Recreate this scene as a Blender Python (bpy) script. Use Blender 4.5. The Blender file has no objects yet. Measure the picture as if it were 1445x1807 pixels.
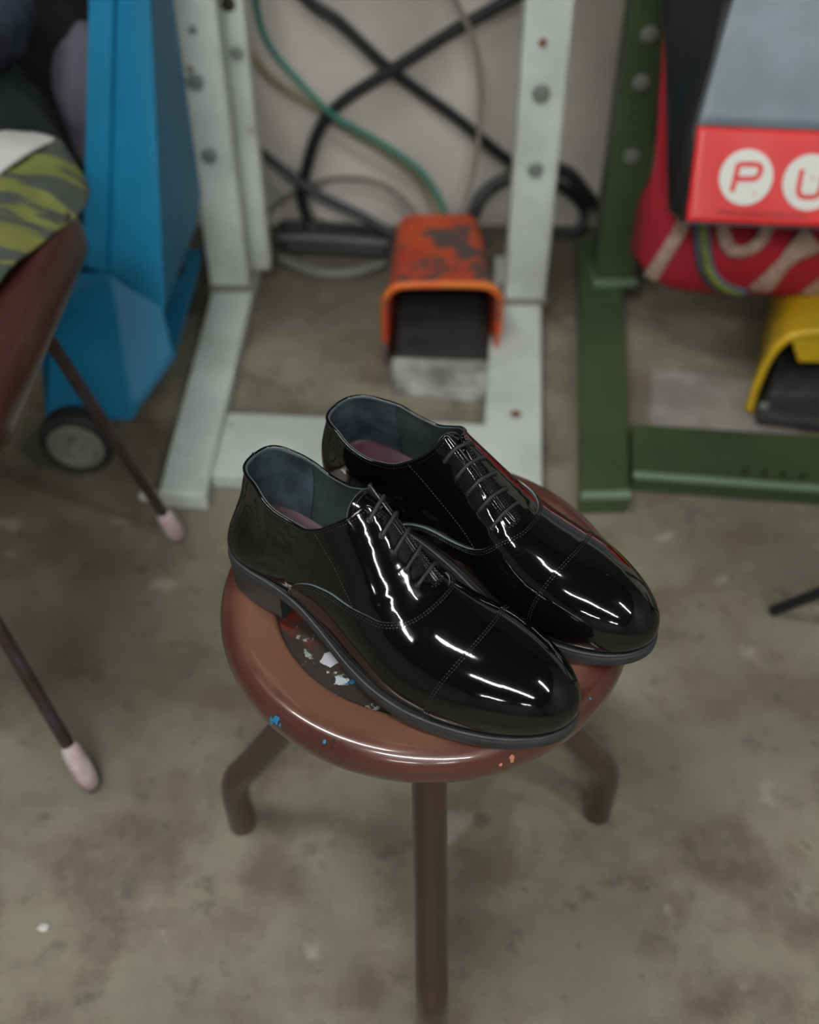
import bpy, bmesh, math, random
import numpy as np
from mathutils import Vector, Matrix, kdtree
random.seed(7); rng = np.random.RandomState(7)
PI = math.pi
sc = bpy.context.scene
COL = sc.collection

# ------------------------------------------------------------------ helpers
def lin(c):
    return tuple((x/255/12.92 if x/255 <= .04045 else ((x/255+.055)/1.055)**2.4) for x in c)

def new_mat(name):
    m = bpy.data.materials.new(name); m.use_nodes = True
    nt = m.node_tree; b = nt.nodes['Principled BSDF']
    return m, nt, b

def mat(name, rgb, rough=.5, metal=0, spec=.5, coat=0, coat_rough=.05, vary=None, vscale=20, bump=0, bscale=200, wear=None, wscale=30, wamt=.6, wear2=None, w2scale=60, w2amt=.7, rvary=0):
    """paint-like material: base colour, soft mottling, chips of a second and third colour, bump"""
    m, nt, b = new_mat(name); N = nt.nodes; L = nt.links
    tc = N.new('ShaderNodeTexCoord')
    def noise(s, d=4, r=.55):
        n = N.new('ShaderNodeTexNoise'); n.inputs['Scale'].default_value = s
        n.inputs['Detail'].default_value = d; n.inputs['Roughness'].default_value = r
        L.new(tc.outputs['Object'], n.inputs['Vector']); return n
    def mix(fac, a, c):
        x = N.new('ShaderNodeMix'); x.data_type = 'RGBA'
        if isinstance(fac, float): x.inputs[0].default_value = fac
        else: L.new(fac, x.inputs[0])
        for v, i in ((a, 6), (c, 7)):
            if isinstance(v, tuple): x.inputs[i].default_value = (*v[:3], 1)
            else: L.new(v, x.inputs[i])
        return x.outputs[2]
    def ramp(src, lo, hi):
        r = N.new('ShaderNodeMapRange'); r.interpolation_type = 'SMOOTHSTEP'
        r.inputs[1].default_value = lo; r.inputs[2].default_value = hi
        L.new(src, r.inputs[0]); return r.outputs[0]
    col = lin(rgb)
    if vary is not None:
        col = mix(ramp(noise(vscale).outputs[0], .35, .65), col, lin(vary))
    if wear is not None:
        col = mix(ramp(noise(wscale, 6, .65).outputs[0], wamt, wamt+.04), col, lin(wear))
    if wear2 is not None:
        col = mix(ramp(noise(w2scale, 5, .6).outputs[0], w2amt, w2amt+.03), col, lin(wear2))
    if isinstance(col, tuple): b.inputs['Base Color'].default_value = (*col, 1)
    else: L.new(col, b.inputs['Base Color'])
    b.inputs['Roughness'].default_value = rough; b.inputs['Metallic'].default_value = metal
    if rvary:
        r = N.new('ShaderNodeMapRange'); r.inputs[3].default_value = rough-rvary; r.inputs[4].default_value = rough+rvary
        L.new(noise(vscale*1.7).outputs[0], r.inputs[0]); L.new(r.outputs[0], b.inputs['Roughness'])
    b.inputs['Specular IOR Level'].default_value = spec
    b.inputs['Coat Weight'].default_value = coat; b.inputs['Coat Roughness'].default_value = coat_rough
    if bump:
        bn = N.new('ShaderNodeBump'); bn.inputs['Strength'].default_value = 1; bn.inputs['Distance'].default_value = bump
        L.new(noise(bscale).outputs[0], bn.inputs['Height']); L.new(bn.outputs[0], b.inputs['Normal'])
    return m

def obj(name, V, F, mats=None, parent=None, smooth=True, midx=None):
    me = bpy.data.meshes.new(name)
    me.from_pydata([tuple(map(float, v)) for v in V], [], [tuple(map(int, f)) for f in F])
    o = bpy.data.objects.new(name, me); COL.objects.link(o)
    if mats is not None:
        for m in (mats if isinstance(mats, (list, tuple)) else [mats]): me.materials.append(m)
    if midx is not None: me.polygons.foreach_set('material_index', np.array(midx, dtype=np.int32))
    if smooth: me.polygons.foreach_set('use_smooth', np.ones(len(me.polygons), dtype=bool))
    me.update()
    if parent is not None: o.parent = parent
    return o

def tag(o, label=None, cat=None, group=None, kind=None):
    if label: o['label'] = label
    if cat: o['category'] = cat
    if group: o['group'] = group
    if kind: o['kind'] = kind
    return o

def empty(name, loc, label, cat, group=None, rz=0):
    o = bpy.data.objects.new(name, None); COL.objects.link(o)
    o.location = loc; o.rotation_euler = (0, 0, rz); o.empty_display_size = .05
    return tag(o, label, cat, group)

class MB:
    def __init__(s): s.V = []; s.F = []; s.M = []
    def add(s, V, F, m=0):
        k = len(s.V); s.V += [tuple(v) for v in V]; s.F += [tuple(i+k for i in f) for f in F]; s.M += [m]*len(F); return s
    def box(s, lo, hi, m=0, R=None, c=(0, 0, 0)):
        V = [(x, y, z) for x in (lo[0], hi[0]) for y in (lo[1], hi[1]) for z in (lo[2], hi[2])]
        if R is not None: V = [tuple(Vector(c)+R @ (Vector(v)-Vector(c))) for v in V]
        return s.add(V, [(0, 1, 3, 2), (4, 6, 7, 5), (0, 4, 5, 1), (2, 3, 7, 6), (0, 2, 6, 4), (1, 5, 7, 3)], m)
    def hexa(s, bottom, top, m=0):
        """bottom, top: 4 corner points each, same order"""
        n = len(bottom)
        return s.add(list(bottom)+list(top), [tuple(range(n))[::-1], tuple(range(n, 2*n))]+[(i, (i+1) % n, n+(i+1) % n, n+i) for i in range(n)], m)
    def tube(s, P, r, n=14, m=0, caps=True, ell=None):
        P = [Vector(p) for p in P]; R = r if isinstance(r, (list, tuple)) else [r]*len(P)
        V = []; F = []
        t0 = (P[1]-P[0]).normalized(); up = Vector((0, 0, 1)) if abs(t0.z) < .9 else Vector((1, 0, 0))
        u = t0.cross(up).normalized()
        for i, p in enumerate(P):
            t = (P[min(i+1, len(P)-1)]-P[max(i-1, 0)]).normalized()
            u = (u-t*u.dot(t)).normalized(); w = t.cross(u)
            for k in range(n):
                a = 2*PI*k/n; V.append(p+(u*math.cos(a)+w*math.sin(a)*(ell or 1))*R[i])
        for i in range(len(P)-1):
            for k in range(n): F.append((i*n+k, i*n+(k+1) % n, (i+1)*n+(k+1) % n, (i+1)*n+k))
        if caps: F += [tuple(range(n))[::-1], tuple((len(P)-1)*n+k for k in range(n))]
        return s.add(V, F, m)
    def lathe(s, prof, n=64, m=0, c=(0, 0, 0), axis=None, caps=True):
        V = []; F = []
        for r, z in prof:
            for k in range(n): a = 2*PI*k/n; V.append(Vector((r*math.cos(a), r*math.sin(a), z)))
        for i in range(len(prof)-1):
            for k in range(n): F.append((i*n+k, i*n+(k+1) % n, (i+1)*n+(k+1) % n, (i+1)*n+k))
        if caps and prof[0][0] > 1e-5: F.append(tuple(range(n))[::-1])
        if caps and prof[-1][0] > 1e-5: F.append(tuple((len(prof)-1)*n+k for k in range(n)))
        Q = Vector((0, 0, 1)).rotation_difference(Vector(axis)) if axis is not None else None
        V = [(Q @ v if Q else v)+Vector(c) for v in V]
        return s.add(V, F, m)
    def build(s, name, mats, parent=None, smooth=True, bevel=0, seg=2, auto=35):
        o = obj(name, s.V, s.F, mats, parent, smooth, s.M)
        if bevel:
            b = o.modifiers.new('bevel', 'BEVEL'); b.width = bevel; b.segments = seg; b.limit_method = 'ANGLE'; b.angle_limit = .6
            w = o.modifiers.new('wn', 'WEIGHTED_NORMAL'); w.keep_sharp = True
        elif smooth and auto:
            o.data.set_sharp_from_angle(angle=math.radians(auto))
        return o

def smooth_path(P, k=8):
    P = [np.array(p, float) for p in P]; n = len(P); o = []
    for i in range(n-1):
        a = P[i-1] if i > 0 else 2*P[0]-P[1]; b = P[i]; c = P[i+1]; d = P[i+2] if i+2 < n else 2*P[-1]-P[-2]
        for t in np.arange(k)/k: o.append(.5*((2*b)+(-a+c)*t+(2*a-5*b+4*c-d)*t*t+(-a+3*b-3*c+d)*t**3))
    o.append(P[-1]); return o

def hermite(xs, ys):
    xs = np.array(xs, float); ys = np.array(ys, float); h = np.diff(xs); d = np.diff(ys)/h; m = np.zeros(len(xs))
    m[1:-1] = np.where(d[1:]*d[:-1] > 0, 2*d[1:]*d[:-1]/(d[1:]+d[:-1]+1e-12), 0); m[0] = d[0]; m[-1] = d[-1]
    def f(x):
        x = np.clip(np.asarray(x, float), xs[0], xs[-1]); i = np.clip(np.searchsorted(xs, x, side='right')-1, 0, len(h)-1)
        t = (x-xs[i])/h[i]; t2 = t*t; t3 = t2*t
        return (2*t3-3*t2+1)*ys[i]+(t3-2*t2+t)*h[i]*m[i]+(-2*t3+3*t2)*ys[i+1]+(t3-t2)*h[i]*m[i+1]
    return f

# ------------------------------------------------------------------ materials
def patent_mat(wave=.00045, nm='black_patent_leather'):
    m, nt, b = new_mat(nm); N = nt.nodes; L = nt.links
    b.inputs['Base Color'].default_value = (.003, .003, .0035, 1)
    b.inputs['Roughness'].default_value = .07; b.inputs['Specular IOR Level'].default_value = .5
    b.inputs['Coat Weight'].default_value = .35; b.inputs['Coat Roughness'].default_value = .03
    tc = N.new('ShaderNodeTexCoord')
    n1 = N.new('ShaderNodeTexNoise'); n1.inputs['Scale'].default_value = 38; n1.inputs['Detail'].default_value = 1.5; n1.inputs['Distortion'].default_value = .6
    n2 = N.new('ShaderNodeTexNoise'); n2.inputs['Scale'].default_value = 900; n2.inputs['Detail'].default_value = 1
    L.new(tc.outputs['Object'], n1.inputs['Vector']); L.new(tc.outputs['Object'], n2.inputs['Vector'])
    b1 = N.new('ShaderNodeBump'); b1.inputs['Distance'].default_value = wave
    b2 = N.new('ShaderNodeBump'); b2.inputs['Distance'].default_value = .000012
    L.new(n1.outputs[0], b1.inputs['Height']); L.new(n2.outputs[0], b2.inputs['Height'])
    L.new(b1.outputs[0], b2.inputs['Normal']); L.new(b2.outputs[0], b.inputs['Normal']); L.new(b2.outputs[0], b.inputs['Coat Normal'])
    return m
M = {}
M['patent'] = patent_mat()
M['patent_cap'] = patent_mat(.0003, 'smooth_patent_leather')
M['patent_creased'] = patent_mat(.0011, 'creased_patent_leather')
M['raw_edge'] = mat('raw_leather_edge', (110, 124, 128), .45)
M['soft_edge'] = mat('grey_lining_edge', (78, 92, 96), .5)
M['thread'] = mat('black_thread', (40, 40, 44), .28)
M['lace'] = mat('waxed_lace', (44, 42, 47), .6, bump=.0003, bscale=1500)
M['lining'] = mat('lining_leather', (60, 74, 74), .6, vary=(50, 63, 64), vscale=60, bump=.0002, bscale=900)
M['heel_lining'] = mat('heel_lining_suede', (70, 84, 94), .75, vary=(44, 56, 64), vscale=45, bump=.0003, bscale=700)
M['insole'] = mat('plum_insole', (84, 52, 62), .55, vary=(72, 44, 54), vscale=30, bump=.0001, bscale=700)
M['gold'] = mat('gold_stamp', (126, 84, 62), .4)
M['rubber'] = mat('black_rubber', (50, 53, 56), .5, vary=(44, 46, 48), vscale=90, bump=.00008, bscale=900)
M['eyelet'] = mat('dark_eyelet', (26, 26, 30), .2)

def stool_mat(name, base, worn):
    m = mat(name, base, .30, spec=.6, coat=1, coat_rough=.09, vary=worn, vscale=9, wear=(150, 160, 158), wscale=120, wamt=.74, wear2=(52, 30, 24), w2scale=70, w2amt=.66, bump=.00004, bscale=200, rvary=.08)
    return m
M['stool_rim'] = stool_mat('worn_brown_enamel', (72, 35, 28), (84, 44, 34))
def add_seat_wear(m):
    nt = m.node_tree; N = nt.nodes; L = nt.links; b = N['Principled BSDF']; old = b.inputs['Base Color'].links[0].from_socket
    tc = N.new('ShaderNodeTexCoord'); sx = N.new('ShaderNodeSeparateXYZ'); L.new(tc.outputs['Object'], sx.inputs[0]); cx = N.new('ShaderNodeCombineXYZ'); L.new(sx.outputs[0], cx.inputs[0]); L.new(sx.outputs[1], cx.inputs[1])
    ln = N.new('ShaderNodeVectorMath'); ln.operation = 'LENGTH'; L.new(cx.outputs[0], ln.inputs[0])
    n = N.new('ShaderNodeTexNoise'); n.inputs['Scale'].default_value = 16; n.inputs['Detail'].default_value = 4; L.new(tc.outputs['Object'], n.inputs['Vector'])
    ad = N.new('ShaderNodeMath'); ad.operation = 'MULTIPLY_ADD'; L.new(n.outputs[0], ad.inputs[0]); ad.inputs[1].default_value = .03; L.new(ln.outputs['Value'], ad.inputs[2])
    r = N.new('ShaderNodeMapRange'); r.interpolation_type = 'SMOOTHSTEP'; r.inputs[1].default_value = .150; r.inputs[2].default_value = .168; r.inputs[3].default_value = .8; r.inputs[4].default_value = 0; L.new(ad.outputs[0], r.inputs[0])
    x = N.new('ShaderNodeMix'); x.data_type = 'RGBA'; L.new(r.outputs[0], x.inputs[0]); L.new(old, x.inputs[6]); x.inputs[7].default_value = (*lin((128, 92, 74)), 1); L.new(x.outputs[2], b.inputs['Base Color'])
add_seat_wear(M['stool_rim'])
M['stool_leg'] = stool_mat('worn_brown_pipe_enamel', (60, 38, 34), (48, 36, 34))

def splatter_mat():
    m, nt, b = new_mat('paint_splattered_plate'); N = nt.nodes; L = nt.links
    tc = N.new('ShaderNodeTexCoord')
    def voro(s, lo, hi, sd):
        mp = N.new('ShaderNodeMapping'); mp.inputs['Location'].default_value = (sd, sd*.7, 0); L.new(tc.outputs['Object'], mp.inputs['Vector'])
        n = N.new('ShaderNodeTexNoise'); n.inputs['Scale'].default_value = s; n.inputs['Detail'].default_value = 5; n.inputs['Roughness'].default_value = .6
        L.new(mp.outputs[0], n.inputs['Vector'])
        r = N.new('ShaderNodeMapRange'); r.inputs[1].default_value = lo; r.inputs[2].default_value = hi; L.new(n.outputs[0], r.inputs[0]); return r.outputs[0]
    prev = None; cur = lin((58, 52, 48))
    for s, lo, hi, sd, c in ((24, .52, .60, 3, (104, 44, 34)), (75, .60, .62, 9, (150, 160, 152)), (48, .65, .66, 21, (128, 124, 92)), (66, .66, .675, 33, (196, 206, 212)), (60, .705, .715, 47, (30, 120, 170))):
        x = N.new('ShaderNodeMix'); x.data_type = 'RGBA'; L.new(voro(s, lo, hi, sd), x.inputs[0])
        if prev is None: x.inputs[6].default_value = (*cur, 1)
        else: L.new(prev, x.inputs[6])
        x.inputs[7].default_value = (*lin(c), 1); prev = x.outputs[2]
    L.new(prev, b.inputs['Base Color']); b.inputs['Roughness'].default_value = .5
    return m
M['plate'] = splatter_mat()
M['blue_paint'] = mat('blue_paint_fleck', (38, 120, 160), .5)
M['white_paint'] = mat('white_paint_fleck', (190, 190, 200), .6)
M['copper_paint'] = mat('copper_paint_fleck', (190, 130, 105), .5)

#====SHOE====
SO = np.array([(0,0),(.018,.003),(.028,.014),(.032,.032),(.0325,.055),(.0345,.08),(.0415,.11),(.0505,.14),(.0565,.17),(.0570,.2),(.0515,.23),(.0425,.255),(.030,.278),(.015,.2935),(-.002,.2985),(-.018,.292),(-.031,.2755),(-.040,.252),(-.0445,.227),(-.0435,.2),(-.037,.17),(-.030,.14),(-.027,.11),(-.029,.08),(-.0315,.055),(-.0315,.032),(-.0275,.014),(-.018,.003)])
def closed_spline(C, k=24):
    n = len(C); o = []
    for i in range(n):
        a, b, c, d = C[i-1], C[i], C[(i+1) % n], C[(i+2) % n]
        for t in np.arange(k)/k: o.append(.5*((2*b)+(-a+c)*t+(2*a-5*b+4*c-d)*t*t+(-a+3*b-3*c+d)*t**3))
    return np.array(o)
def resample_closed(P, n):
    Q = np.vstack([P, P[:1]]); s = np.r_[0, np.cumsum(np.hypot(*np.diff(Q, axis=0).T))]
    t = np.linspace(0, s[-1], n, endpoint=False); return np.column_stack([np.interp(t, s, Q[:, 0]), np.interp(t, s, Q[:, 1])])
def outward(P):
    t = np.roll(P, -1, 0)-np.roll(P, 1, 0); n = np.column_stack([-t[:, 1], t[:, 0]]); n /= np.hypot(*n.T)[:, None]
    return n     # outline runs heel -> lateral(+x) -> toe -> medial : counter clockwise seen from above has inside on the left
OUT = resample_closed(closed_spline(SO), 1400)
ON = outward(OUT)
if ((OUT+ON*.001)[:, 0].max() < OUT[:, 0].max()): ON = -ON
inset = hermite([0, .05, .11, .16, .22, .27, .30], [.0015, .003, .005, .0065, .0065, .006, .0055])
FE = OUT-ON*inset(OUT[:, 1])[:, None]
z0f = hermite([0, .05, .085, .12, .16, .20, .25, .28, .30], [.036, .0345, .0310, .0235, .0165, .0140, .0140, .0165, .0200])
thick = hermite([0, .07, .12, .2, .3], [.010, .010, .010, .0125, .012])
Ztop = hermite([0, .04, .07, .09, .11, .128, .145, .162, .178, .19, .205, .225, .25, .27, .285, .30], [.163, .160, .154, .149, .140, .125, .1090, .0915, .0780, .0725, .0685, .0655, .0615, .0570, .0530, .0475])
nexp = hermite([0, .025, .06, .09, .12, .17, .21, .25, .30], [1.45, 1.75, 2.6, 2.35, 2.02, 2.05, 2.18, 2.4, 2.5])
bulge = hermite([0, .04, .09, .14, .19, .25, .30], [.0035, .0030, .0020, .0035, .0045, .0040, .0035])
lean = hermite([0, .03, .055, .10, .14, .18, .3], [.0145, .0125, .007, .005, .003, 0, 0])
leanm = hermite([0, .03, .055, .08, .12, .17, .3], [.013, .008, .008, .009, .006, 0, 0])
xsp = hermite([0, .03, .12, .18, .22, .26, .3], [-.008, -.008, -.011, -.009, -.005, -.002, -.003])
ztl = hermite([0, .01, .03, .047, .065, .085, .100, .112, .120, .126, .131, .3], [.108, .109, .110, .107, .1025, .1015, .1075, .1160, .1215, .1290, .17, .3])
ztm = hermite([0, .01, .03, .049, .065, .082, .100, .110, .116, .1195, .123, .3], [.108, .1085, .106, .100, .0965, .0985, .1085, .1175, .1265, .138, .17, .3])
TH = .1270      # front of the mouth on the ridge
NQ, NW = 430, 110
def shoe_grid():
    it = int(np.argmax(FE[:, 1]))
    ih = int(np.argmin(FE[:, 1]))
    A = np.vstack([FE[ih:it+1]]) if it > ih else np.vstack([FE[ih:], FE[:it+1]])
    B = np.vstack([FE[it:], FE[:ih+1]])[::-1] if it > ih else FE[it:ih+1][::-1]
    def rs(P, n):
        s = np.r_[0, np.cumsum(np.hypot(*np.diff(P, axis=0).T))]; s /= s[-1]
        q = np.linspace(0, 1, n); return np.column_stack([np.interp(q, s, P[:, 0]), np.interp(q, s, P[:, 1])])
    A = rs(A, NQ); B = rs(B, NQ)
    if A[NQ//2, 0] < B[NQ//2, 0]: A, B = B, A       # A lateral (+x)
    ym = (A[:, 1]+B[:, 1])/2
    # spine: compress towards heel and toe
    yh, yt = .034, .250
    k = .02
    ysp = yh+k*np.log1p(np.exp((ym-yh)/k))-k*np.log1p(np.exp((0-yh)/k)) if False else None
    ysp = np.interp(ym, [0, .03, .07, .2, .24, .293], [.034, .047, .076, .2, .232, .252])
    # smooth the map
    for _ in range(60): ysp[1:-1] = (ysp[:-2]+2*ysp[1:-1]+ysp[2:])/4
    xs = xsp(ysp)
    G = np.zeros((NQ, 2*NW+1, 3))
    for side, O in ((1, A), (-1, B)):
        T = np.gradient(O, axis=0); nn = np.column_stack([T[:, 1], -T[:, 0]])*side; nn /= np.hypot(*nn.T)[:, None]
        nn[0] = (0, -1); nn[-1] = (0, 1)
        for j in range(NW+1):
            v = 1-j/NW        # j = 0 ridge, NW feather
            phi = v*PI/2; n = nexp(ym)
            a = 1-np.cos(phi)**(2/n); b = np.sin(phi)**(2/n)
            if v == 1: a = a*0+1
            p = O+(np.column_stack([xs, ysp])-O)*a[:, None]
            bl = bulge(ym)*math.sin(PI*min(1, v*1.25)**.62)*(1 if v*1.25 < 1 else 0)
            p = p+nn*bl[:, None]
            z = z0f(O[:, 1])+(Ztop(p[:, 1])-z0f(O[:, 1]))*b
            tt = np.clip((z-.036)/.055, 0, 1); tt = tt*tt*(3-2*tt)
            p[:, 1] += .005*np.clip(1-O[:, 1]/.05, 0, 1)*tt*(1-a)
            p[:, 0] -= lean(O[:, 1])*tt*(1-a) if side > 0 else leanm(O[:, 1])*tt*(1-a)
            G[:, NW+side*j] = np.column_stack([p, z])
    # soften residual kinks
    for _ in range(6):
        H = G.copy(); H[1:-1] = (G[:-2]+2*G[1:-1]+G[2:])/4; G[1:-1] = H[1:-1]
        H = G.copy(); H[:, 1:-1] = (G[:, :-2]+2*G[:, 1:-1]+G[:, 2:])/4; G[8:-8, 1:-1] = H[8:-8, 1:-1]
    return G, ysp
G, YSP = shoe_grid()
NC = 2*NW+1
def grid_mesh():
    P = G.reshape(-1, 3); idx = np.arange(NQ*NC).reshape(NQ, NC)
    for r in (0, NQ-1):
        for j in range(1, NW+1): idx[r, NW-j] = idx[r, NW+j]
    a = idx[:-1, :-1]; b = idx[1:, :-1]; c = idx[1:, 1:]; d = idx[:-1, 1:]
    F = np.stack([a, b, c, d], -1).reshape(-1, 4)
    # vertex normals
    fn = np.cross(P[F[:, 2]]-P[F[:, 0]], P[F[:, 3]]-P[F[:, 1]]); N = np.zeros_like(P)
    for k in range(4): np.add.at(N, F[:, k], fn)
    N /= np.linalg.norm(N, axis=1)[:, None]+1e-12
    if N[idx[NQ//2, NW], 2] < 0: N = -N; F = F[:, ::-1]
    return P, N, [tuple(dict.fromkeys(f)) for f in F.tolist()]
GP, GN, GF = grid_mesh()
GF = [f for f in GF if len(f) > 2]

def clip(mesh, fv):
    """keep the region fv > 0, cutting the faces exactly on the zero line"""
    P, N, F, X = mesh
    newP = []; newN = []; newX = []; base = len(P); cut = {}; out = []
    pos = fv > 0
    for f in F:
        s = [pos[i] for i in f]
        if all(s): out.append(f); continue
        if not any(s): continue
        g = []
        n = len(f)
        for k in range(n):
            i, j = f[k], f[(k+1) % n]
            if pos[i]: g.append(i)
            if pos[i] != pos[j]:
                e = (min(i, j), max(i, j))
                if e not in cut:
                    t = fv[i]/(fv[i]-fv[j]); t = min(max(t, .0), 1.)
                    newP.append(P[i]*(1-t)+P[j]*t); newN.append(N[i]*(1-t)+N[j]*t); newX.append(X[i]*(1-t)+X[j]*t)
                    cut[e] = base+len(newP)-1
                g.append(cut[e])
        if len(g) > 2: out.append(tuple(g))
    if newP: P = np.vstack([P, newP]); N = np.vstack([N, newN]); X = np.vstack([X, newX])
    used = sorted({i for f in out for i in f}); mp = {u: k for k, u in enumerate(used)}
    return P[used], N[used], [tuple(mp[i] for i in f) for f in out], X[used]

def boundary(F):
    E = {}
    for f in F:
        for k in range(len(f)):
            i, j = f[k], f[(k+1) % len(f)]
            if (j, i) in E: del E[(j, i)]
            else: E[(i, j)] = 1
    return list(E)
def chains(E):
    nxt = {}; prv = {}
    for i, j in E: nxt[i] = j; prv[j] = i
    out = []; seen = set()
    starts = [i for i in nxt if i not in prv]+list(nxt)
    for s in starts:
        if s in seen: continue
        c = [s]; seen.add(s)
        while c[-1] in nxt and nxt[c[-1]] not in seen: c.append(nxt[c[-1]]); seen.add(c[-1])
        cl = c[-1] in nxt and nxt[c[-1]] == s
        if len(c) > 2: out.append((c, cl))
    return out

def panel(name, mesh, h, drop, mats, parent, rim=1, invert=False):
    """a sheet of leather lying h above the last, with the cut edge visible"""
    P, N, F, X = mesh
    Q = P+N*h; V = list(Q); FF = [f[::-1] for f in F] if invert else list(F); mi = [0]*len(F)
    if drop:
        B = boundary(F); k = {}
        rimn = []
        for i, j in B:
            for q in (i, j):
                if q not in k:
                    k[q] = len(V); V.append(Q[q]); V.append(P[q]+N[q]*(h-drop))
            FF.append((k[j], k[i], k[i]+1, k[j]+1)); mi.append(rim)
    return obj(name, V, FF, mats, parent, True, mi)

# scalar fields on the grid
gx, gy, gz = GP[:, 0], GP[:, 1], GP[:, 2]
row = np.repeat(np.arange(NQ), NC); colj = np.tile(np.arange(NC), NQ)
sgn = np.sign(colj-NW)
arc = np.zeros((NQ, NC))
seg = np.linalg.norm(np.diff(G, axis=1), axis=2)
arc[:, NW+1:] = np.cumsum(seg[:, NW:], axis=1); arc[:, :NW] = -np.cumsum(seg[:, :NW][:, ::-1], axis=1)[:, ::-1]
arcf = arc.reshape(-1)
ysf = np.repeat(YSP, NC)
def f_top(P, ys, ar):     # > 0 below the topline
    y, z = P[:, 1], P[:, 2]
    f = np.where(ar > 0, ztl(y), ztm(y))-z
    return np.where(y > np.where(ar > 0, .1315, .1235), .05, f)
def f_slit(P, ys, ar):    # > 0 outside the lacing slit
    y = P[:, 1]
    w = .0010+np.where(ar > 0, .0075*np.exp(-np.maximum(y-TH, 0)/.0055), .0012*np.exp(-np.maximum(y-.119, 0)/.008))
    f = np.abs(ar)-w
    end = y-.1795
    return np.maximum(f, end)
seam_l = hermite([0, .068, .0715, .075, .082, .090, .104, .126, .150, .163, .170, .1775, .182, .1848, .1866, .1885, .30], [-.30, -.02, .030, .040, .0495, .0560, .0632, .0680, .0685, .0672, .0674, .0688, .0708, .0728, .0748, .0820, 1.0])
seam_m = hermite([0, .080, .085, .092, .100, .1086, .120, .1315, .149, .165, .172, .175, .181, .1842, .1866, .1885, .30], [-.30, -.02, .031, .0365, .0400, .0425, .0445, .0455, .0495, .0575, .0640, .0680, .0715, .0735, .0748, .0820, 1.0])
def f_seam(P, ys, ar):    # > 0 on the quarters
    w = np.clip(.5+ar/.012, 0, 1)
    return P[:, 2]-(w*seam_l(P[:, 1])+(1-w)*seam_m(P[:, 1]))
def f_cap(P, ys, ar):
    return P[:, 1]-(.2235-5.0*P[:, 0]**2)
X0 = np.column_stack([ysf, arcf])
BASE = (GP, GN, GF, X0)
def cl(mesh, fn, s=1, off=0):
    return clip(mesh, s*(fn(mesh[0], mesh[3][:, 0], mesh[3][:, 1])-off))
def contour(mesh, fn, off=0, s=1):
    """polylines of fn = off on the sheet"""
    m2 = cl(mesh, fn, s, off); P, N, F, X = m2
    val = np.abs(fn(P, X[:, 0], X[:, 1])-off)
    ok = set(np.where(val < 2e-4)[0].tolist())
    E = [(i, j) for i, j in boundary(F) if i in ok and j in ok]
    return [(P[c], N[c], cl_) for c, cl_ in chains(E) if len(c) > 6], m2

def dist_field(mesh, curves, sign):
    P = mesh[0]; pts = np.vstack([c[0] for c in curves]); kd = kdtree.KDTree(len(pts))
    for i, p in enumerate(pts): kd.insert(p, i)
    kd.balance()
    d = np.array([kd.find(p)[2] for p in P]); return d*np.sign(sign)

def resamp(Pn, Nn, step):
    s = np.r_[0, np.cumsum(np.linalg.norm(np.diff(Pn, axis=0), axis=1))]
    n = max(2, int(s[-1]/step)); t = np.linspace(0, s[-1], n)
    f = lambda A: np.column_stack([np.interp(t, s, A[:, k]) for k in range(3)])
    return f(Pn), f(Nn)

def stitches(mb, Pn, Nn, h, pitch=.0023, length=.0016, w=.00040):
    P, N = resamp(Pn, Nn, pitch)
    for i in range(len(P)-1):
        t = P[i+1]-P[i]; l = np.linalg.norm(t)
        if l < 1e-6 or l > .006: continue
        t /= l; n = N[i]/np.linalg.norm(N[i]); b = np.cross(t, n); c = (P[i]+P[i+1])/2+n*h
        V = []; F = []
        for k, (a, r) in enumerate(((-1, .25), (-.7, .85), (0, 1.15), (.7, .85), (1, .25))):
            for q in range(6):
                g = 2*PI*q/6; V.append(c+t*a*length/2+(b*math.cos(g)+n*math.sin(g))*w*r)
        for k in range(4):
            for q in range(6): F.append((k*6+q, k*6+(q+1) % 6, (k+1)*6+(q+1) % 6, (k+1)*6+q))
        mb.add(V, F)

def surf(ys, ar, h=0):
    """point and normal on the last at spine position ys and arc distance ar from the ridge"""
    r = np.interp(ys, YSP, np.arange(NQ)); i = int(r); t = r-i
    out = []
    for ii in (i, min(i+1, NQ-1)):
        j = np.interp(ar, arc[ii], np.arange(NC)); k = int(j); u = j-k; k2 = min(k+1, NC-1)
        p = G[ii, k]*(1-u)+G[ii, k2]*u; n = GN[ii*NC+k]*(1-u)+GN[ii*NC+k2]*u; out.append((p, n))
    p = out[0][0]*(1-t)+out[1][0]*t; n = out[0][1]*(1-t)+out[1][1]*t; n = n/np.linalg.norm(n)
    return p+n*h, n
#====END SHOE GEOM====

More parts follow.
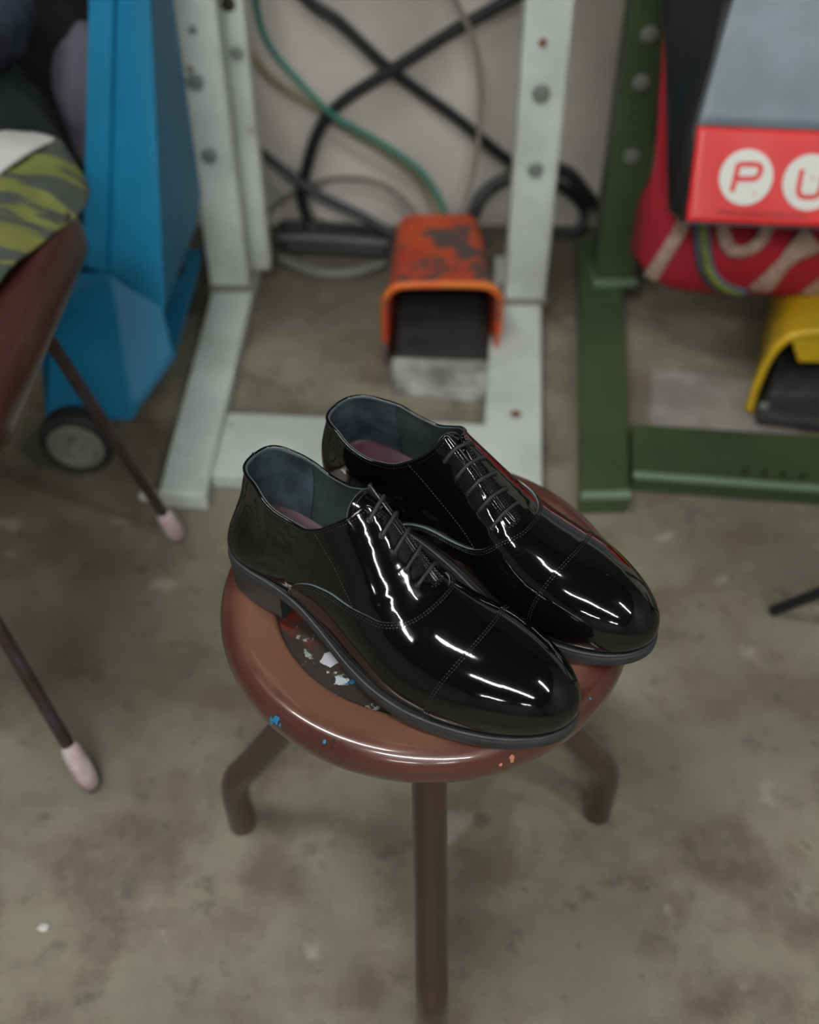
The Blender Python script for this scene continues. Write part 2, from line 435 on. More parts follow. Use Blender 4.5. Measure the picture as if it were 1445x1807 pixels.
def build_shoe(label, loc, heading, mirror):
    root = empty('oxford_shoe', loc, label, 'shoe', 'pair of black patent cap-toe oxford shoes')
    pat = [M['patent'], M['raw_edge']]
    open_ = cl(BASE, f_top)
    # vamp: everything ahead of the seam, running a little under the quarters and the cap
    v = cl(open_, f_seam, -1, 0); v = cl(v, f_cap, -1, .006)
    # only keep what lies ahead of the throat area (no strip behind the heel)
    HV = .0016; panel('vamp', v, HV, .0018, pat, root)
    # quarters
    q = cl(open_, f_seam, 1, -.007); q = cl(q, f_slit)
    qc, _ = contour(open_, f_seam)
    HQ = .0
    for s, nm in ((1, 'quarter'), (-1, 'quarter')):
        half = clip(q, s*(q[3][:, 1])+.00001)
        # split at the heel back and ahead of the slit
        o = panel(nm, half, HQ, .0012, [M['patent_creased'], M['raw_edge']], root)
    # toe cap
    c = cl(BASE, f_cap); HC = .0028
    panel('toe_cap', c, HC, .0018, [M['patent_cap'], M['raw_edge']], root)
    # facings: reinforcing strip either side of the slit
    def f_face(P, ys, ar):
        y = P[:, 1]
        return np.minimum(P[:, 2]-(.0985-(y-.1025)*.82), y-.090)
    fa = cl(q, f_face)
    for s in (1, -1):
        half = clip(fa, s*fa[3][:, 1]+.00001)
        panel('facing', half, HQ+.0006, .0008, [M['patent_creased'], M['patent_creased']], root)
    # stitching
    st = MB()
    def rows(mesh, curves, sign, offs, h, filt=None, **k):
        d = dist_field(mesh, curves, sign)
        for off in offs:
            fd = d-off; m2 = clip(mesh, fd); P, N, F, X = m2
            # boundary vertices lying on the offset line
            dd = dist_field(m2, curves, np.ones(len(P)))
            ok = set(np.where(np.abs(dd-abs(off)) < 1.2e-4)[0].tolist())
            E = [(i, j) for i, j in boundary(F) if i in ok and j in ok]
            for cc, closed in chains(E):
                if len(cc) < 8: continue
                Pn, Nn = P[cc], N[cc]
                if filt is not None:
                    keep = filt(Pn)
                    if keep.sum() < 8: continue
                    Pn, Nn = Pn[keep], Nn[keep]
                one = MB(); stitches(one, Pn, Nn, h, **k); one.build('stitching', M['thread'], root)
    vs = cl(open_, f_seam, -1)
    rows(vs, qc, np.ones(len(vs[0])), (.0018, .0036), HV+.0003, filt=lambda P: P[:, 1] > .073)
    cc_, _ = contour(BASE, f_cap)
    rows(c, cc_, np.ones(len(c[0])), (.0016, .0034), HC+.0003)
    tc_, _ = contour(BASE, f_top)
    rows(q, tc_, np.ones(len(q[0])), (.0024,), HQ+.0003, filt=lambda P: P[:, 1] < .131)
    sc_, _ = contour(open_, f_slit)
    rows(fa, sc_, np.ones(len(fa[0])), (.0022, .0040), HQ+.0009, filt=lambda P: (P[:, 1] < .1795) & (P[:, 1] > .124))
    # seam where the facing strip is sewn to the quarter
    fe_, _ = contour(q, f_face)
    rows(fa, fe_, np.ones(len(fa[0])), (.0014,), HQ+.0009)
    # bar tack: small half moon at the foot of the slit
    PN = [surf(.1775+.0030*math.sin(a), -.0075*math.cos(a)) for a in np.linspace(0, PI, 16)]
    stitches(st, np.array([p for p, n in PN]), np.array([n for p, n in PN]), HQ+.0008)
    st.build('bar_tack', M['thread'], root)
    # lining
    li = cl(cl(open_, f_slit), lambda P, ys, ar: .165-P[:, 1])
    front = cl(li, lambda P, ys, ar: P[:, 1]-.046); back = cl(li, lambda P, ys, ar: .0475-P[:, 1])
    panel('lining', front, -.0010, 0, M['lining'], root, invert=True)
    panel('heel_grip', back, -.0015, .0007, [M['heel_lining'], M['heel_lining']], root, invert=True)
    # rolled binding along the mouth and facing edges
    me = cl(open_, f_slit); P, N, F, X = me
    lowz = z0f(P[:, 1])+.012
    E = [(i, j) for i, j in boundary(F) if P[i][2] > lowz[i] and P[j][2] > lowz[j] and P[i][1] < .1805]
    bd = MB()
    for c_, closed in chains(E):
        if len(c_) < 20: continue
        pp, nn = resamp(P[c_], N[c_], .0011)
        for _ in range(3): pp[1:-1] = (pp[:-2]+2*pp[1:-1]+pp[2:])/4
        bd.tube([a+b*.0002 for a, b in zip(pp, nn)], .00135, 8)
    bd.build('topline_binding', M['patent'], root, auto=0)
    # light raw edge of the binding, running on its inner side
    be = MB()
    for c_, closed in chains(E):
        if len(c_) < 20: continue
        pp, nn = resamp(P[c_], N[c_], .0011)
        for _ in range(3): pp[1:-1] = (pp[:-2]+2*pp[1:-1]+pp[2:])/4
        k = pp[:, 1] < .132
        if k.sum() > 6: be.tube([a-b*.0012+np.array([0, 0, .0006]) for a, b in zip(pp[k], nn[k])], .0006, 6)
    be.build('lining_edge', M['soft_edge'], root, auto=0)
    # tongue
    V = []; F = []; nt, nw = 50, 30
    for i in range(nt):
        u = i/(nt-1)
        for j in range(nw+1):
            w = 2*j/nw-1
            ys0 = .1150+.010*abs(w)**4
            ys = ys0+(.180-ys0)*u; ar = w*(.030-.008*u)
            p, n = surf(max(ys, .131), ar, -.0030); d = max(0, .131-ys)
            p = p+np.array([0, -d, .62*d-18*d*d])
            V.append(p)
    for i in range(nt-1):
        for j in range(nw): a = i*(nw+1)+j; F.append((a, a+1, a+nw+2, a+nw+1))
    to = obj('tongue', V, F, [M['patent'], M['lining']], root)
    so = to.modifiers.new('s', 'SOLIDIFY'); so.thickness = .0018; so.offset = 0; so.material_offset_rim = 0
    tb = MB(); edge = [np.array(V[j]) for j in range(nw+1)]
    tb.tube([e for e in edge], .0009, 8); tb.build('tongue_edge', M['soft_edge'], to, auto=0)
    ts = MB(); row2 = [np.array(V[2*(nw+1)+j]) for j in range(1, nw)]; nn = np.array([surf(.125, 0)[1]]*len(row2))
    stitches(ts, np.array(row2), nn, .0012, pitch=.002); ts.build('tongue_stitching', M['thread'], to)
    # eyelets and laces
    lc = MB()
    for k in range(5):
        yl = (.1310, .1410, .1512, .1612, .1712)[k]; ym_ = (.1255, .1365, .1467, .1575, .1695)[k]; al, am = .0143, .0162
        pl, nl = surf(yl, al, HQ+.0006); pm, nm = surf(ym_, -am, HQ+.0006)
        for p, n in ((pl, nl), (pm, nm)):
            e = MB(); prof = [(.0024, -.0004), (.0024, .0003), (.0019, .0007), (.0013, .0004), (.0010, -.0006), (.0, -.0008)]
            e.lathe(prof, 20, 0, tuple(p), tuple(n)); e.build('eyelet', M['eyelet'], root, auto=0)
        pts = [pl-nl*.0030, pl+nl*.0004]
        for s in (.0115, .0075, .0035, .0005, -.003, -.008, -.013):
            t = (al-s)/(al+am); p, n = surf(yl*(1-t)+ym_*t, s, HQ+.0006+.0013+.0006*math.cos(PI*(t-.5)))
            pts.append(p)
        pts += [pm+nm*.0004, pm-nm*.0030]
        lc.tube(smooth_path(pts, 5), .00150, 10, ell=.85)
    lc.build('shoelace', M['lace'], root, auto=0)
    # insole
    k = FE[:, 1] < .150; ring = []
    A = [p for p in OUT-ON*(.0042)]
    ringL = sorted([p for p in A if p[0] > 0 and p[1] < .15], key=lambda p: p[1]); ringM = sorted([p for p in A if p[0] <= 0 and p[1] < .15], key=lambda p: p[1])
    V = []; F = []; n = 60; m_ = 16
    yy = np.linspace(.0035, .149, n)
    La = np.array(ringL); Ma = np.array(ringM)
    for i, y in enumerate(yy):
        xl = np.interp(y, La[:, 1], La[:, 0]); xm = np.interp(y, Ma[:, 1], Ma[:, 0])
        for j in range(m_+1):
            w = j/m_; V.append((xm+(xl-xm)*w, y, z0f(y)+.0115+.0035*(2*w-1)**4))
    for i in range(n-1):
        for j in range(m_): a = i*(m_+1)+j; F.append((a, a+1, a+m_+2, a+m_+1))
    ins = obj('insole', V, F, M['insole'], root)
    # stamped gold outline on the insole
    g = MB(); zz = z0f(.07)+.0123
    pr = [(.012*math.cos(t)*abs(math.cos(t))**-.4 if abs(math.cos(t)) > 1e-3 else 0, .052+.016*math.sin(t)*abs(math.sin(t))**-.3 if abs(math.sin(t)) > 1e-3 else .052, zz) for t in np.linspace(0, 2*PI, 40)]
    g.tube(pr, .00025, 5); g.build('insole_stamp', M['gold'], ins, auto=0)
    # sole: welt + outsole, and heel block
    def ring(off, zf, sel=None, n=360):
        Q = resample_closed(OUT+ON*off, n); return [(x, y, zf(y)) for x, y in Q]
    zt = z0f; zb = lambda y: np.maximum(z0f(y)-thick(y), .0006)
    def loft(levels, n=360):
        V = []; F = []
        for L_ in levels: V += L_
        for i in range(len(levels)-1):
            for k in range(n): F.append((i*n+k, i*n+(k+1) % n, (i+1)*n+(k+1) % n, (i+1)*n+k))
        F.append(tuple(range(n))[::-1]); F.append(tuple((len(levels)-1)*n+k for k in range(n)))
        return V, F
    lv = [ring(-.0025, zb), ring(-.0006, lambda y: zb(y)+.0004), ring(0, lambda y: zb(y)+.0018), ring(.0003, lambda y: zb(y)+.55*(zt(y)-zb(y))), ring(0, lambda y: zt(y)-.0034),
          ring(-.0006, lambda y: zt(y)-.0026), ring(-.0001, lambda y: zt(y)-.0018), ring(-.0002, lambda y: zt(y)-.0006), ring(-.0012, lambda y: zt(y)+.0001), ring(-.0022, lambda y: zt(y)-.0001), ring(-.0026, lambda y: zt(y)-.0007), ring(-.0036, lambda y: zt(y)-.0007), ring(-.0040, lambda y: zt(y)), ring(-.010, lambda y: zt(y)+.0002)]
    V, F = loft(lv); so = obj('outsole', V, F, M['rubber'], root)
    so.data.set_sharp_from_angle(angle=math.radians(50))
    # welt stitches
    ws = MB(); Q = resample_closed(OUT-ON*.0031, 340); Pn = np.array([(x, y, z0f(y)-.0002) for x, y in Q if y > .085]); 
    yk = [i for i, (x, y) in enumerate(Q) if y > .085]
    stitches(ws, np.array([(Q[i][0], Q[i][1], z0f(Q[i][1])-.0002) for i in yk]), np.array([(0, 0, 1.)]*len(yk)), 0, pitch=.0034, length=.0026, w=.0005)
    ws.build('welt_stitching', M['thread'], root)
    # heel block
    hb = .066
    hp = [p for p in resample_closed(OUT-ON*.0005, 500)]
    i0 = int(np.argmin([p[1] for p in hp])); hp = hp[i0:]+hp[:i0]
    hp = [p for p in hp if p[1] <= hb]
    def lvl(s, z): return [(p[0]*s, p[1]*(1) if p[1] > .03 else p[1]*1+(1-s)*.03, z(p[1])) for p in hp]
    zt2 = lambda y: zb(y)+.001
    LV = [lvl(.975, lambda y: 0.0), lvl(.985, lambda y: .0012), lvl(.988, lambda y: .006), lvl(.985, lambda y: .0064), lvl(.988, lambda y: .0068), lvl(1.003, zt2)]
    V = []; F = []; n = len(hp)
    for L_ in LV: V += L_
    for i in range(len(LV)-1):
        for k in range(n): F.append((i*n+k, i*n+(k+1) % n, (i+1)*n+(k+1) % n, (i+1)*n+k))
    F.append(tuple(range(n))[::-1]); F.append(tuple((len(LV)-1)*n+k for k in range(n)))
    he = obj('heel', V, F, M['rubber'], root); he.data.set_sharp_from_angle(angle=math.radians(30))
    s = .985
    root.scale = (s*mirror, s, s); root.rotation_euler = (0, 0, math.radians(heading-90))
    return root

def copy_tree(o, parent=None):
    c = o.copy(); COL.objects.link(c); c.parent = parent
    for ch in list(o.children): copy_tree(ch, c)
    return c

HS = .400            # height of the stool seat
near = build_shoe('nearer black patent cap-toe oxford, its heel on the left rim of the brown stool', (-.1300, .5903, HS+.0003), -34.9, 1)
far = copy_tree(near)
far['label'] = 'farther black patent oxford on the brown stool, behind the other, catching a red reflection'
far.location = (-.0598, .6670, HS+.0003); far.scale = (-.985, .985, .985); far.rotation_euler = (0, 0, math.radians(-36.8-90))

# ------------------------------------------------------------------ stool
SC = (.0128, .5612)
stool = empty('stool', (SC[0], SC[1], 0), 'round brown enamelled metal stool with bent pipe legs, carrying the shoes', 'stool')
pr = [(.0, HS-.0145), (.100, HS-.0140), (.112, HS-.0125), (.1165, HS-.0080), (.1185, HS-.0058), (.124, HS-.0042), (.134, HS-.0018), (.142, HS-.0002), (.1475, HS), (.1525, HS-.0016), (.1568, HS-.0055), (.1592, HS-.0110), (.160, HS-.0170), (.1592, HS-.0235), (.1566, HS-.0285), (.1525, HS-.0318), (.1475, HS-.0325), (.1455, HS-.0305), (.1450, HS-.0250), (.110, HS-.0200), (.0, HS-.0200)]
k0 = 3
def fine(p, k=5):
    q = smooth_path([(a, b, 0) for a, b in p], k); return [(max(v[0], 0), v[1]) for v in q]
MB().lathe(fine(pr[k0:]), 160, caps=False).build('seat_rim', M['stool_rim'], stool, auto=50)
MB().lathe([(0, HS-.0190), (.1185, HS-.0190), (.1185, HS-.0105), (.112, HS-.0118), (.100, HS-.0132), (.0, HS-.0136)][::1], 120).build('seat_plate', M['plate'], stool, auto=30)
for ang in (172, 12, 272, 92):
    a = math.radians(ang); d = np.array([math.cos(a), math.sin(a), 0]); R = .19
    path = [d*.028+[0, 0, HS-.032], d*.045+[0, 0, HS-.055], d*.075+[0, 0, .290], d*.13+[0, 0, .185], d*(R-.022)+[0, 0, .118], d*(R-.006)+[0, 0, .092], d*R+[0, 0, .066], d*R+[0, 0, .030], d*R+[0, 0, .0]]
    MB().tube(smooth_path(path, 6), .0143, 24).build('leg', M['stool_leg'], stool, auto=50)
MB().lathe([(0, HS-.045), (.048, HS-.045), (.05, HS-.043), (.05, HS-.0205), (0, HS-.0205)], 32).build('hub', M['stool_leg'], stool)

def splat(name, px, r, m, zf, seed=0, parent=stool, el=1., ang=0):
    rr = random.Random(seed); n = 14; V = [(0, 0, .0004)]; 
    ca, sa = math.cos(ang), math.sin(ang)
    for k in range(n):
        a = 2*PI*k/n; q = r*(.7+.5*rr.random()); x, y = q*math.cos(a), q*el*math.sin(a)
        V.append((x*ca-y*sa, x*sa+y*ca, 0))
    W = []
    for v in V:
        x, y = px[0]-SC[0]+v[0], px[1]-SC[1]+v[1]; W.append((x, y, zf(math.hypot(x, y))+.0003+v[2]))
    return obj(name, W, [(0, 1+k, 1+(k+1) % n) for k in range(n)], m, parent)

ZP = lambda r: HS-.0134
for q, (nm, p, r, m, el, an) in enumerate([('copper_fleck', (-.0550, .4680), .0042, 'copper_paint', .8, 0), ('copper_fleck', (-.0735, .4885), .0016, 'copper_paint', 1, 0), ('white_fleck', (-.0590, .5005), .0095, 'white_paint', .7, .4),
        ('blue_fleck', (-.0460, .4770), .0030, 'blue_paint', .6, .5), ('blue_fleck', (-.0415, .4795), .0022, 'blue_paint', 1, 0), ('white_fleck', (-.0960, .5280), .0050, 'white_paint', .5, 2.4), ('white_fleck', (-.1000, .5420), .0055, 'white_paint', .6, .3),
        ('white_fleck', (-.0660, .4800), .0050, 'white_paint', .4, 2.2), ('white_fleck', (-.0740, .4950), .0045, 'white_paint', .35, 2.3), ('white_fleck', (-.0860, .5110), .0050, 'white_paint', .35, 2.2), ('white_fleck', (-.0480, .4650), .0028, 'white_paint', .5, 2.0)]):
    splat(nm, p, r, M[m], ZP, q+1, el=el, ang=an)
def rim_fleck(ang, t, r, m, seed):
    # on the outer side of the rim: t = (radius, height, outward normal tilt)
    rr = random.Random(seed); a = math.radians(ang); rad, z, tl = t
    c = Vector((rad*math.cos(a), rad*math.sin(a), z)); n = Vector((math.cos(a)*math.cos(tl), math.sin(a)*math.cos(tl), math.sin(tl))); u = Vector((-math.sin(a), math.cos(a), 0)); w = n.cross(u)
    V = [c+n*.0008]
    for k in range(12): g = 2*PI*k/12; q = r*(.6+.6*rr.random()); V.append(c+(u*math.cos(g)*.7+w*math.sin(g))*q+n*.0002)
    obj('blue_fleck' if m == 'blue_paint' else 'copper_fleck', V, [(0, 1+k, 1+(k+1) % 12) for k in range(12)], M[m], stool)
for an, t, r, m, sd in ((-132, (.1588, HS-.0090, .5), .0042, 'blue_paint', 1), (-133.5, (.1596, HS-.0130, .3), .0036, 'blue_paint', 2), (-130.6, (.1590, HS-.0110, .4), .0022, 'blue_paint', 3), (-117, (.1560, HS-.0045, .8), .0020, 'blue_paint', 4), (-69, (.1592, HS-.0105, .4), .0030, 'copper_paint', 5), (-72, (.1595, HS-.0130, .3), .0018, 'copper_paint', 6), (-42, (.1550, HS-.0035, .9), .0014, 'blue_paint', 7)):
    rim_fleck(an, t, r, m, sd)

# ------------------------------------------------------------------ camera
cam = bpy.data.cameras.new('camera'); co = bpy.data.objects.new('camera', cam); COL.objects.link(co)
co.location = (0, 0, 1.02); co.rotation_euler = (math.radians(90-43.9), 0, 0)
cam.sensor_fit = 'VERTICAL'; cam.sensor_height = 36; cam.lens = 1900/1807*36
cam.dof.use_dof = True; cam.dof.focus_distance = .765; cam.dof.aperture_fstop = 3.4; cam.clip_start = .02
sc.camera = co
#====BACKGROUND====
TUBE = 80
#====BGSTART====
# ------------------------------------------------------------------ the room
WY = 1.84
def floor_mat():
    m, nt, b = new_mat('stained_concrete_floor'); N = nt.nodes; L = nt.links
    tc = N.new('ShaderNodeTexCoord')
    def noise(s, d=4, r=.55, off=0):
        mp = N.new('ShaderNodeMapping'); mp.inputs['Location'].default_value = (off, off*.6, 0); L.new(tc.outputs['Object'], mp.inputs['Vector'])
        n = N.new('ShaderNodeTexNoise'); n.inputs['Scale'].default_value = s; n.inputs['Detail'].default_value = d; n.inputs['Roughness'].default_value = r
        L.new(mp.outputs[0], n.inputs['Vector']); return n.outputs[0]
    def mr(src, lo, hi, a=0, c=1):
        r = N.new('ShaderNodeMapRange'); r.interpolation_type = 'SMOOTHSTEP'
        for i, v in ((1, lo), (2, hi), (3, a), (4, c)): r.inputs[i].default_value = v
        L.new(src, r.inputs[0]); return r.outputs[0]
    def mix(fac, a, c):
        x = N.new('ShaderNodeMix'); x.data_type = 'RGBA'; L.new(fac, x.inputs[0])
        for v, i in ((a, 6), (c, 7)):
            if isinstance(v, tuple): x.inputs[i].default_value = (*v[:3], 1)
            else: L.new(v, x.inputs[i])
        return x.outputs[2]
    c = mix(mr(noise(3.2, 5), .35, .65), lin((138, 133, 116)), lin((112, 109, 96)))
    c = mix(mr(noise(9, 6, .62, 4), .42, .66), c, lin((104, 96, 82)))
    c = mix(mr(noise(22, 5, .6, 11), .57, .70, 0, .55), c, lin((76, 72, 68)))
    c = mix(mr(noise(48, 3, .5, 17), .64, .74, 0, .5), c, lin((70, 68, 66)))
    c = mix(mr(noise(14, 4, .5, 23), .63, .72, 0, .5), c, lin((172, 168, 156)))
    # darker towards the wall: grime, with the shade around the cables painted in
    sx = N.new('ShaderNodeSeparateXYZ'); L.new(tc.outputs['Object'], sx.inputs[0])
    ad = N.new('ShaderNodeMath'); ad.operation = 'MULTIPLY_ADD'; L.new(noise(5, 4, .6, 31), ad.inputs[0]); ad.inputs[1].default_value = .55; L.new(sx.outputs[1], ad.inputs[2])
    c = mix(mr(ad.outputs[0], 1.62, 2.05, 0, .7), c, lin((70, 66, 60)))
    L.new(c, b.inputs['Base Color']); b.inputs['Roughness'].default_value = .62; b.inputs['Specular IOR Level'].default_value = .35
    bn = N.new('ShaderNodeBump'); bn.inputs['Distance'].default_value = .0008; L.new(noise(60, 5), bn.inputs['Height']); L.new(bn.outputs[0], b.inputs['Normal'])
    return m
def structure(name, lo, hi, m):
    o = MB().box(lo, hi).build(name, m, smooth=False); o['kind'] = 'structure'; return o
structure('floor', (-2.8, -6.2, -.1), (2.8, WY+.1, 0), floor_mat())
M['wall'] = mat('stained_white_wall', (208, 204, 198), .8, vary=(186, 182, 178), vscale=2.2, wear=(128, 122, 112), wscale=5, wamt=.66, bump=.0006, bscale=40)
M['dimwall'] = mat('grey_workshop_wall', (120, 120, 118), .8)
structure('wall_back', (-2.8, WY, 0), (2.8, WY+.1, .95), M['wall'])
structure('wall_back_upper', (-2.8, WY, .95), (2.8, WY+.1, 2.7), mat('reflection_dimming_wall', (58, 60, 62), .8))  # unseen upper wall, darkened to dim what the shoes reflect
structure('wall_left', (-2.9, -6.2, 0), (-2.8, WY+.1, 2.7), M['dimwall'])
structure('wall_right', (2.8, -6.2, 0), (2.9, WY+.1, 2.7), M['dimwall'])
structure('wall_front', (-2.8, -6.3, 0), (2.8, -6.2, 2.7), M['dimwall'])
structure('ceiling', (-2.8, -6.2, 2.7), (2.8, WY+.1, 2.8), mat('dark_ceiling', (60, 60, 60), .9))

def emit(name, col, s):
    m, nt, b = new_mat(name); b.inputs['Base Color'].default_value = (.8, .8, .8, 1)
    b.inputs['Emission Color'].default_value = (*col, 1); b.inputs['Emission Strength'].default_value = s; return m
M['tube'] = emit('fluorescent_glow', (1, .99, .94), TUBE)
M['house'] = mat('white_lamp_housing', (150, 150, 150), .5)
RZ = math.radians(-35)
tubes = [(-.35, -1.35, RZ, 'fluorescent ceiling light behind the camera, left of its row'), (.65, -2.05, RZ, 'fluorescent ceiling light behind the camera, right of its row'),
         (-.80, .40, RZ, 'fluorescent ceiling light above the left of the workshop'), (1.75, -.85, RZ, 'fluorescent ceiling light over the right of the workshop'),
         (-.9, -4.4, RZ, 'fluorescent ceiling light far behind the camera, left one of the pair'), (.9, -4.9, RZ, 'fluorescent ceiling light far behind the camera, right one of the pair')]
for x, y, rz, lab in tubes:
    t = empty('ceiling_light', (x, y, 2.6), lab, 'ceiling light', 'fluorescent ceiling lights', rz)
    MB().box((-.62, -.045, .04), (.62, .045, .10)).build('housing', M['house'], t, bevel=.006)
    for dy in (-.028, .028): MB().tube([(-.585, dy, .012), (.585, dy, .012)], .016, 16).build('tube', M['tube'], t)
    for s in (-1, 1): MB().box((s*.6-.012, -.046, -.008), (s*.6+.012, .046, .04)).build('socket', M['house'], t)

# ------------------------------------------------------------------ grey machine stand
M['grey'] = mat('chipped_pale_grey_enamel', (204, 214, 210), .5, vary=(184, 192, 188), vscale=8, wear=(150, 140, 124), wscale=18, wamt=.66, wear2=(128, 128, 122), w2scale=50, w2amt=.72, spec=.4)
M['rust'] = mat('rusty_bolt', (120, 90, 68), .7)
M['steel'] = mat('dull_steel', (150, 156, 156), .4, metal=.6)
M['dark'] = mat('dark_gap', (40, 38, 36), .8)
M['green'] = mat('chipped_olive_green_enamel', (66, 82, 50), .45, vary=(56, 70, 46), vscale=6, wear=(96, 100, 96), wscale=14, wamt=.68, spec=.4)
M['green_lip'] = mat('worn_green_edge', (104, 130, 104), .5)
M['grimy'] = mat('grimy_weld', (112, 108, 102), .7)
def bolt(c, ax, r, m, parent, name='bolt'):
    b = MB(); b.lathe([(0, 0), (r*1.55, 0), (r*1.55, .0018), (r, .0020), (r*.95, .006), (0, .0065)], 12, 0, c, ax); return b.build(name, m, parent)
def slab(bl, br, fr, fl, z0, z1):
    return MB().hexa([(*bl, z0), (*fl, z0), (*fr, z0), (*br, z0)], [(*bl, z1), (*fl, z1), (*fr, z1), (*br, z1)])
gs = empty('machine_stand', (-.02, 1.4, 0), 'pale grey enamelled metal machine stand with two bolted posts and long foot bars', 'machine stand')
def gp(o):   # children keep world coordinates
    return o
def W2(o, root):
    o.parent = root; o.matrix_parent_inverse = Matrix.Translation(root.location).inverted(); return o
# foot bars and cross bar
W2(slab((-.332, 1.70), (-.262, 1.70), (-.275, 1.062), (-.340, 1.068), .0, .030).build('foot_bar', M['grey'], bevel=.004), gs)
W2(slab((.150, 1.68), (.232, 1.68), (.181, 1.083), (.096, 1.075), .0, .030).build('foot_bar', M['grey'], bevel=.004), gs)
W2(slab((-.2685, 1.242), (.125, 1.214), (.125, 1.080), (-.274, 1.106), .001, .029).build('cross_bar', M['grey'], bevel=.004), gs)
# posts: box column in front, thinner channel flange behind
def post(x0, x1, y0, y1, bolts, fl=None):
    W2(MB().box((x0, y0, .030), (x1, y1, .80)).build('post', M['grey'], bevel=.005), gs)
    for bx, bz, r, m in bolts: W2(bolt((bx, y0, bz), (0, -1, 0), r, m, None), gs)
    W2(MB().box((x0-.004, y0-.008, .0302), (x1+.004, y1+.01, .038)).build('post_foot_plate', M['grimy'], bevel=.002), gs)
post(-.336, -.270, 1.570, 1.615, [(-.313, .381, .0085, M['steel']), (-.307, .268, .0085, M['steel']), (-.306, .456, .004, M['steel']), (-.318, .40, .003, M['rust'])])
W2(MB().box((-.276, 1.630, .030), (-.240, 1.672, .80)).build('rear_channel', M['grey'], bevel=.004), gs)
W2(bolt((-.257, 1.630, .40), (0, -1, 0), .007, M['steel'], None), gs); W2(bolt((-.262, 1.630, .47), (0, -1, 0), .007, M['dark'], None), gs)
post(.157, .225, 1.530, 1.570, [(.185, .453, .004, M['rust']), (.189, .381, .009, M['steel']), (.190, .265, .008, M['steel'])])
W2(MB().box((-.34, 1.55, .80), (.23, 1.66, .83)).build('top_rail', M['grey'], bevel=.004), gs)
M['wood'] = mat('brown_added_board', (92, 70, 52), .5, vary=(80, 60, 46), vscale=6)
W2(MB().box((-.38, 1.50, .831), (.27, 1.82, .86)).build('added_table_top', M['wood'], bevel=.004), gs)  # unseen top, added to shade the floor below and darken the shoe reflections
W2(splat('rust_spot', (0, 0), .010, M['rust'], lambda r: 0, 3, None), gs)
o = [c for c in gs.children if c.name.startswith('rust_spot')][0]
for v in o.data.vertices: v.co = Vector((v.co.x+SC[0]+.155, v.co.y+SC[1]+1.236, .0303+(.0004 if v.index == 0 else 0)))

pt = slab((.385, 1.385), (.585, 1.345), (.565, 1.165), (.345, 1.165), 0, .0012).build('trim_1', mat('pale_cement_patch', (152, 147, 144), .7, vary=(128, 122, 120), vscale=14), smooth=False); pt['kind'] = 'structure'
# ------------------------------------------------------------------ green machine stand
gn = empty('machine_stand', (.42, 1.4, 0), 'olive green metal machine stand with bolted post and wide base plate on the right', 'machine stand')
W2(slab((.306, 1.74), (.382, 1.74), (.297, 1.057), (.229, 1.054), .0, .034).build('foot_bar', M['green'], bevel=.004), gn)
W2(slab((.3215, 1.211), (1.05, 1.135), (1.02, 1.020), (.3065, 1.100), .001, .033).build('cross_bar', M['green'], bevel=.003), gn)
W2(slab((.3065, 1.103), (1.02, 1.023), (1.018, 1.013), (.3050, 1.093), .030, .0385).build('cross_bar_lip', M['green_lip'], bevel=.002), gn)
W2(MB().box((.312, 1.580, .034), (.378, 1.640, .71)).build('post', M['green'], bevel=.005), gn)
W2(MB().box((.309, 1.568, .0345), (.382, 1.642, .045)).build('post_foot_plate', M['green_lip'], bevel=.002), gn)
W2(slab((.230, 1.062), (.297, 1.065), (.297, 1.054), (.229, 1.051), .028, .0385).build('foot_bar_lip', M['green_lip'], bevel=.002), gn)
for bx, bz in ((.342, .446), (.340, .377), (.343, .263)): W2(bolt((bx, 1.580, bz), (0, -1, 0), .008, M['steel'], None), gn)
for k in range(4): W2(bolt((.46+k*.026, 1.103-k*.0028, .033), (0, 0, 1), .003, M['dark'], None), gn)
M['ply'] = mat('plywood_table', (140, 116, 88), .5, vary=(120, 96, 72), vscale=5)
W2(MB().box((.27, 1.575, .71), (1.20, 1.645, .74)).build('top_rail', M['green'], bevel=.004), gn)
W2(MB().box((1.12, 1.580, .0), (1.186, 1.640, .71)).build('post', M['green'], bevel=.005), gn)
for hx in (.40,):
    pass

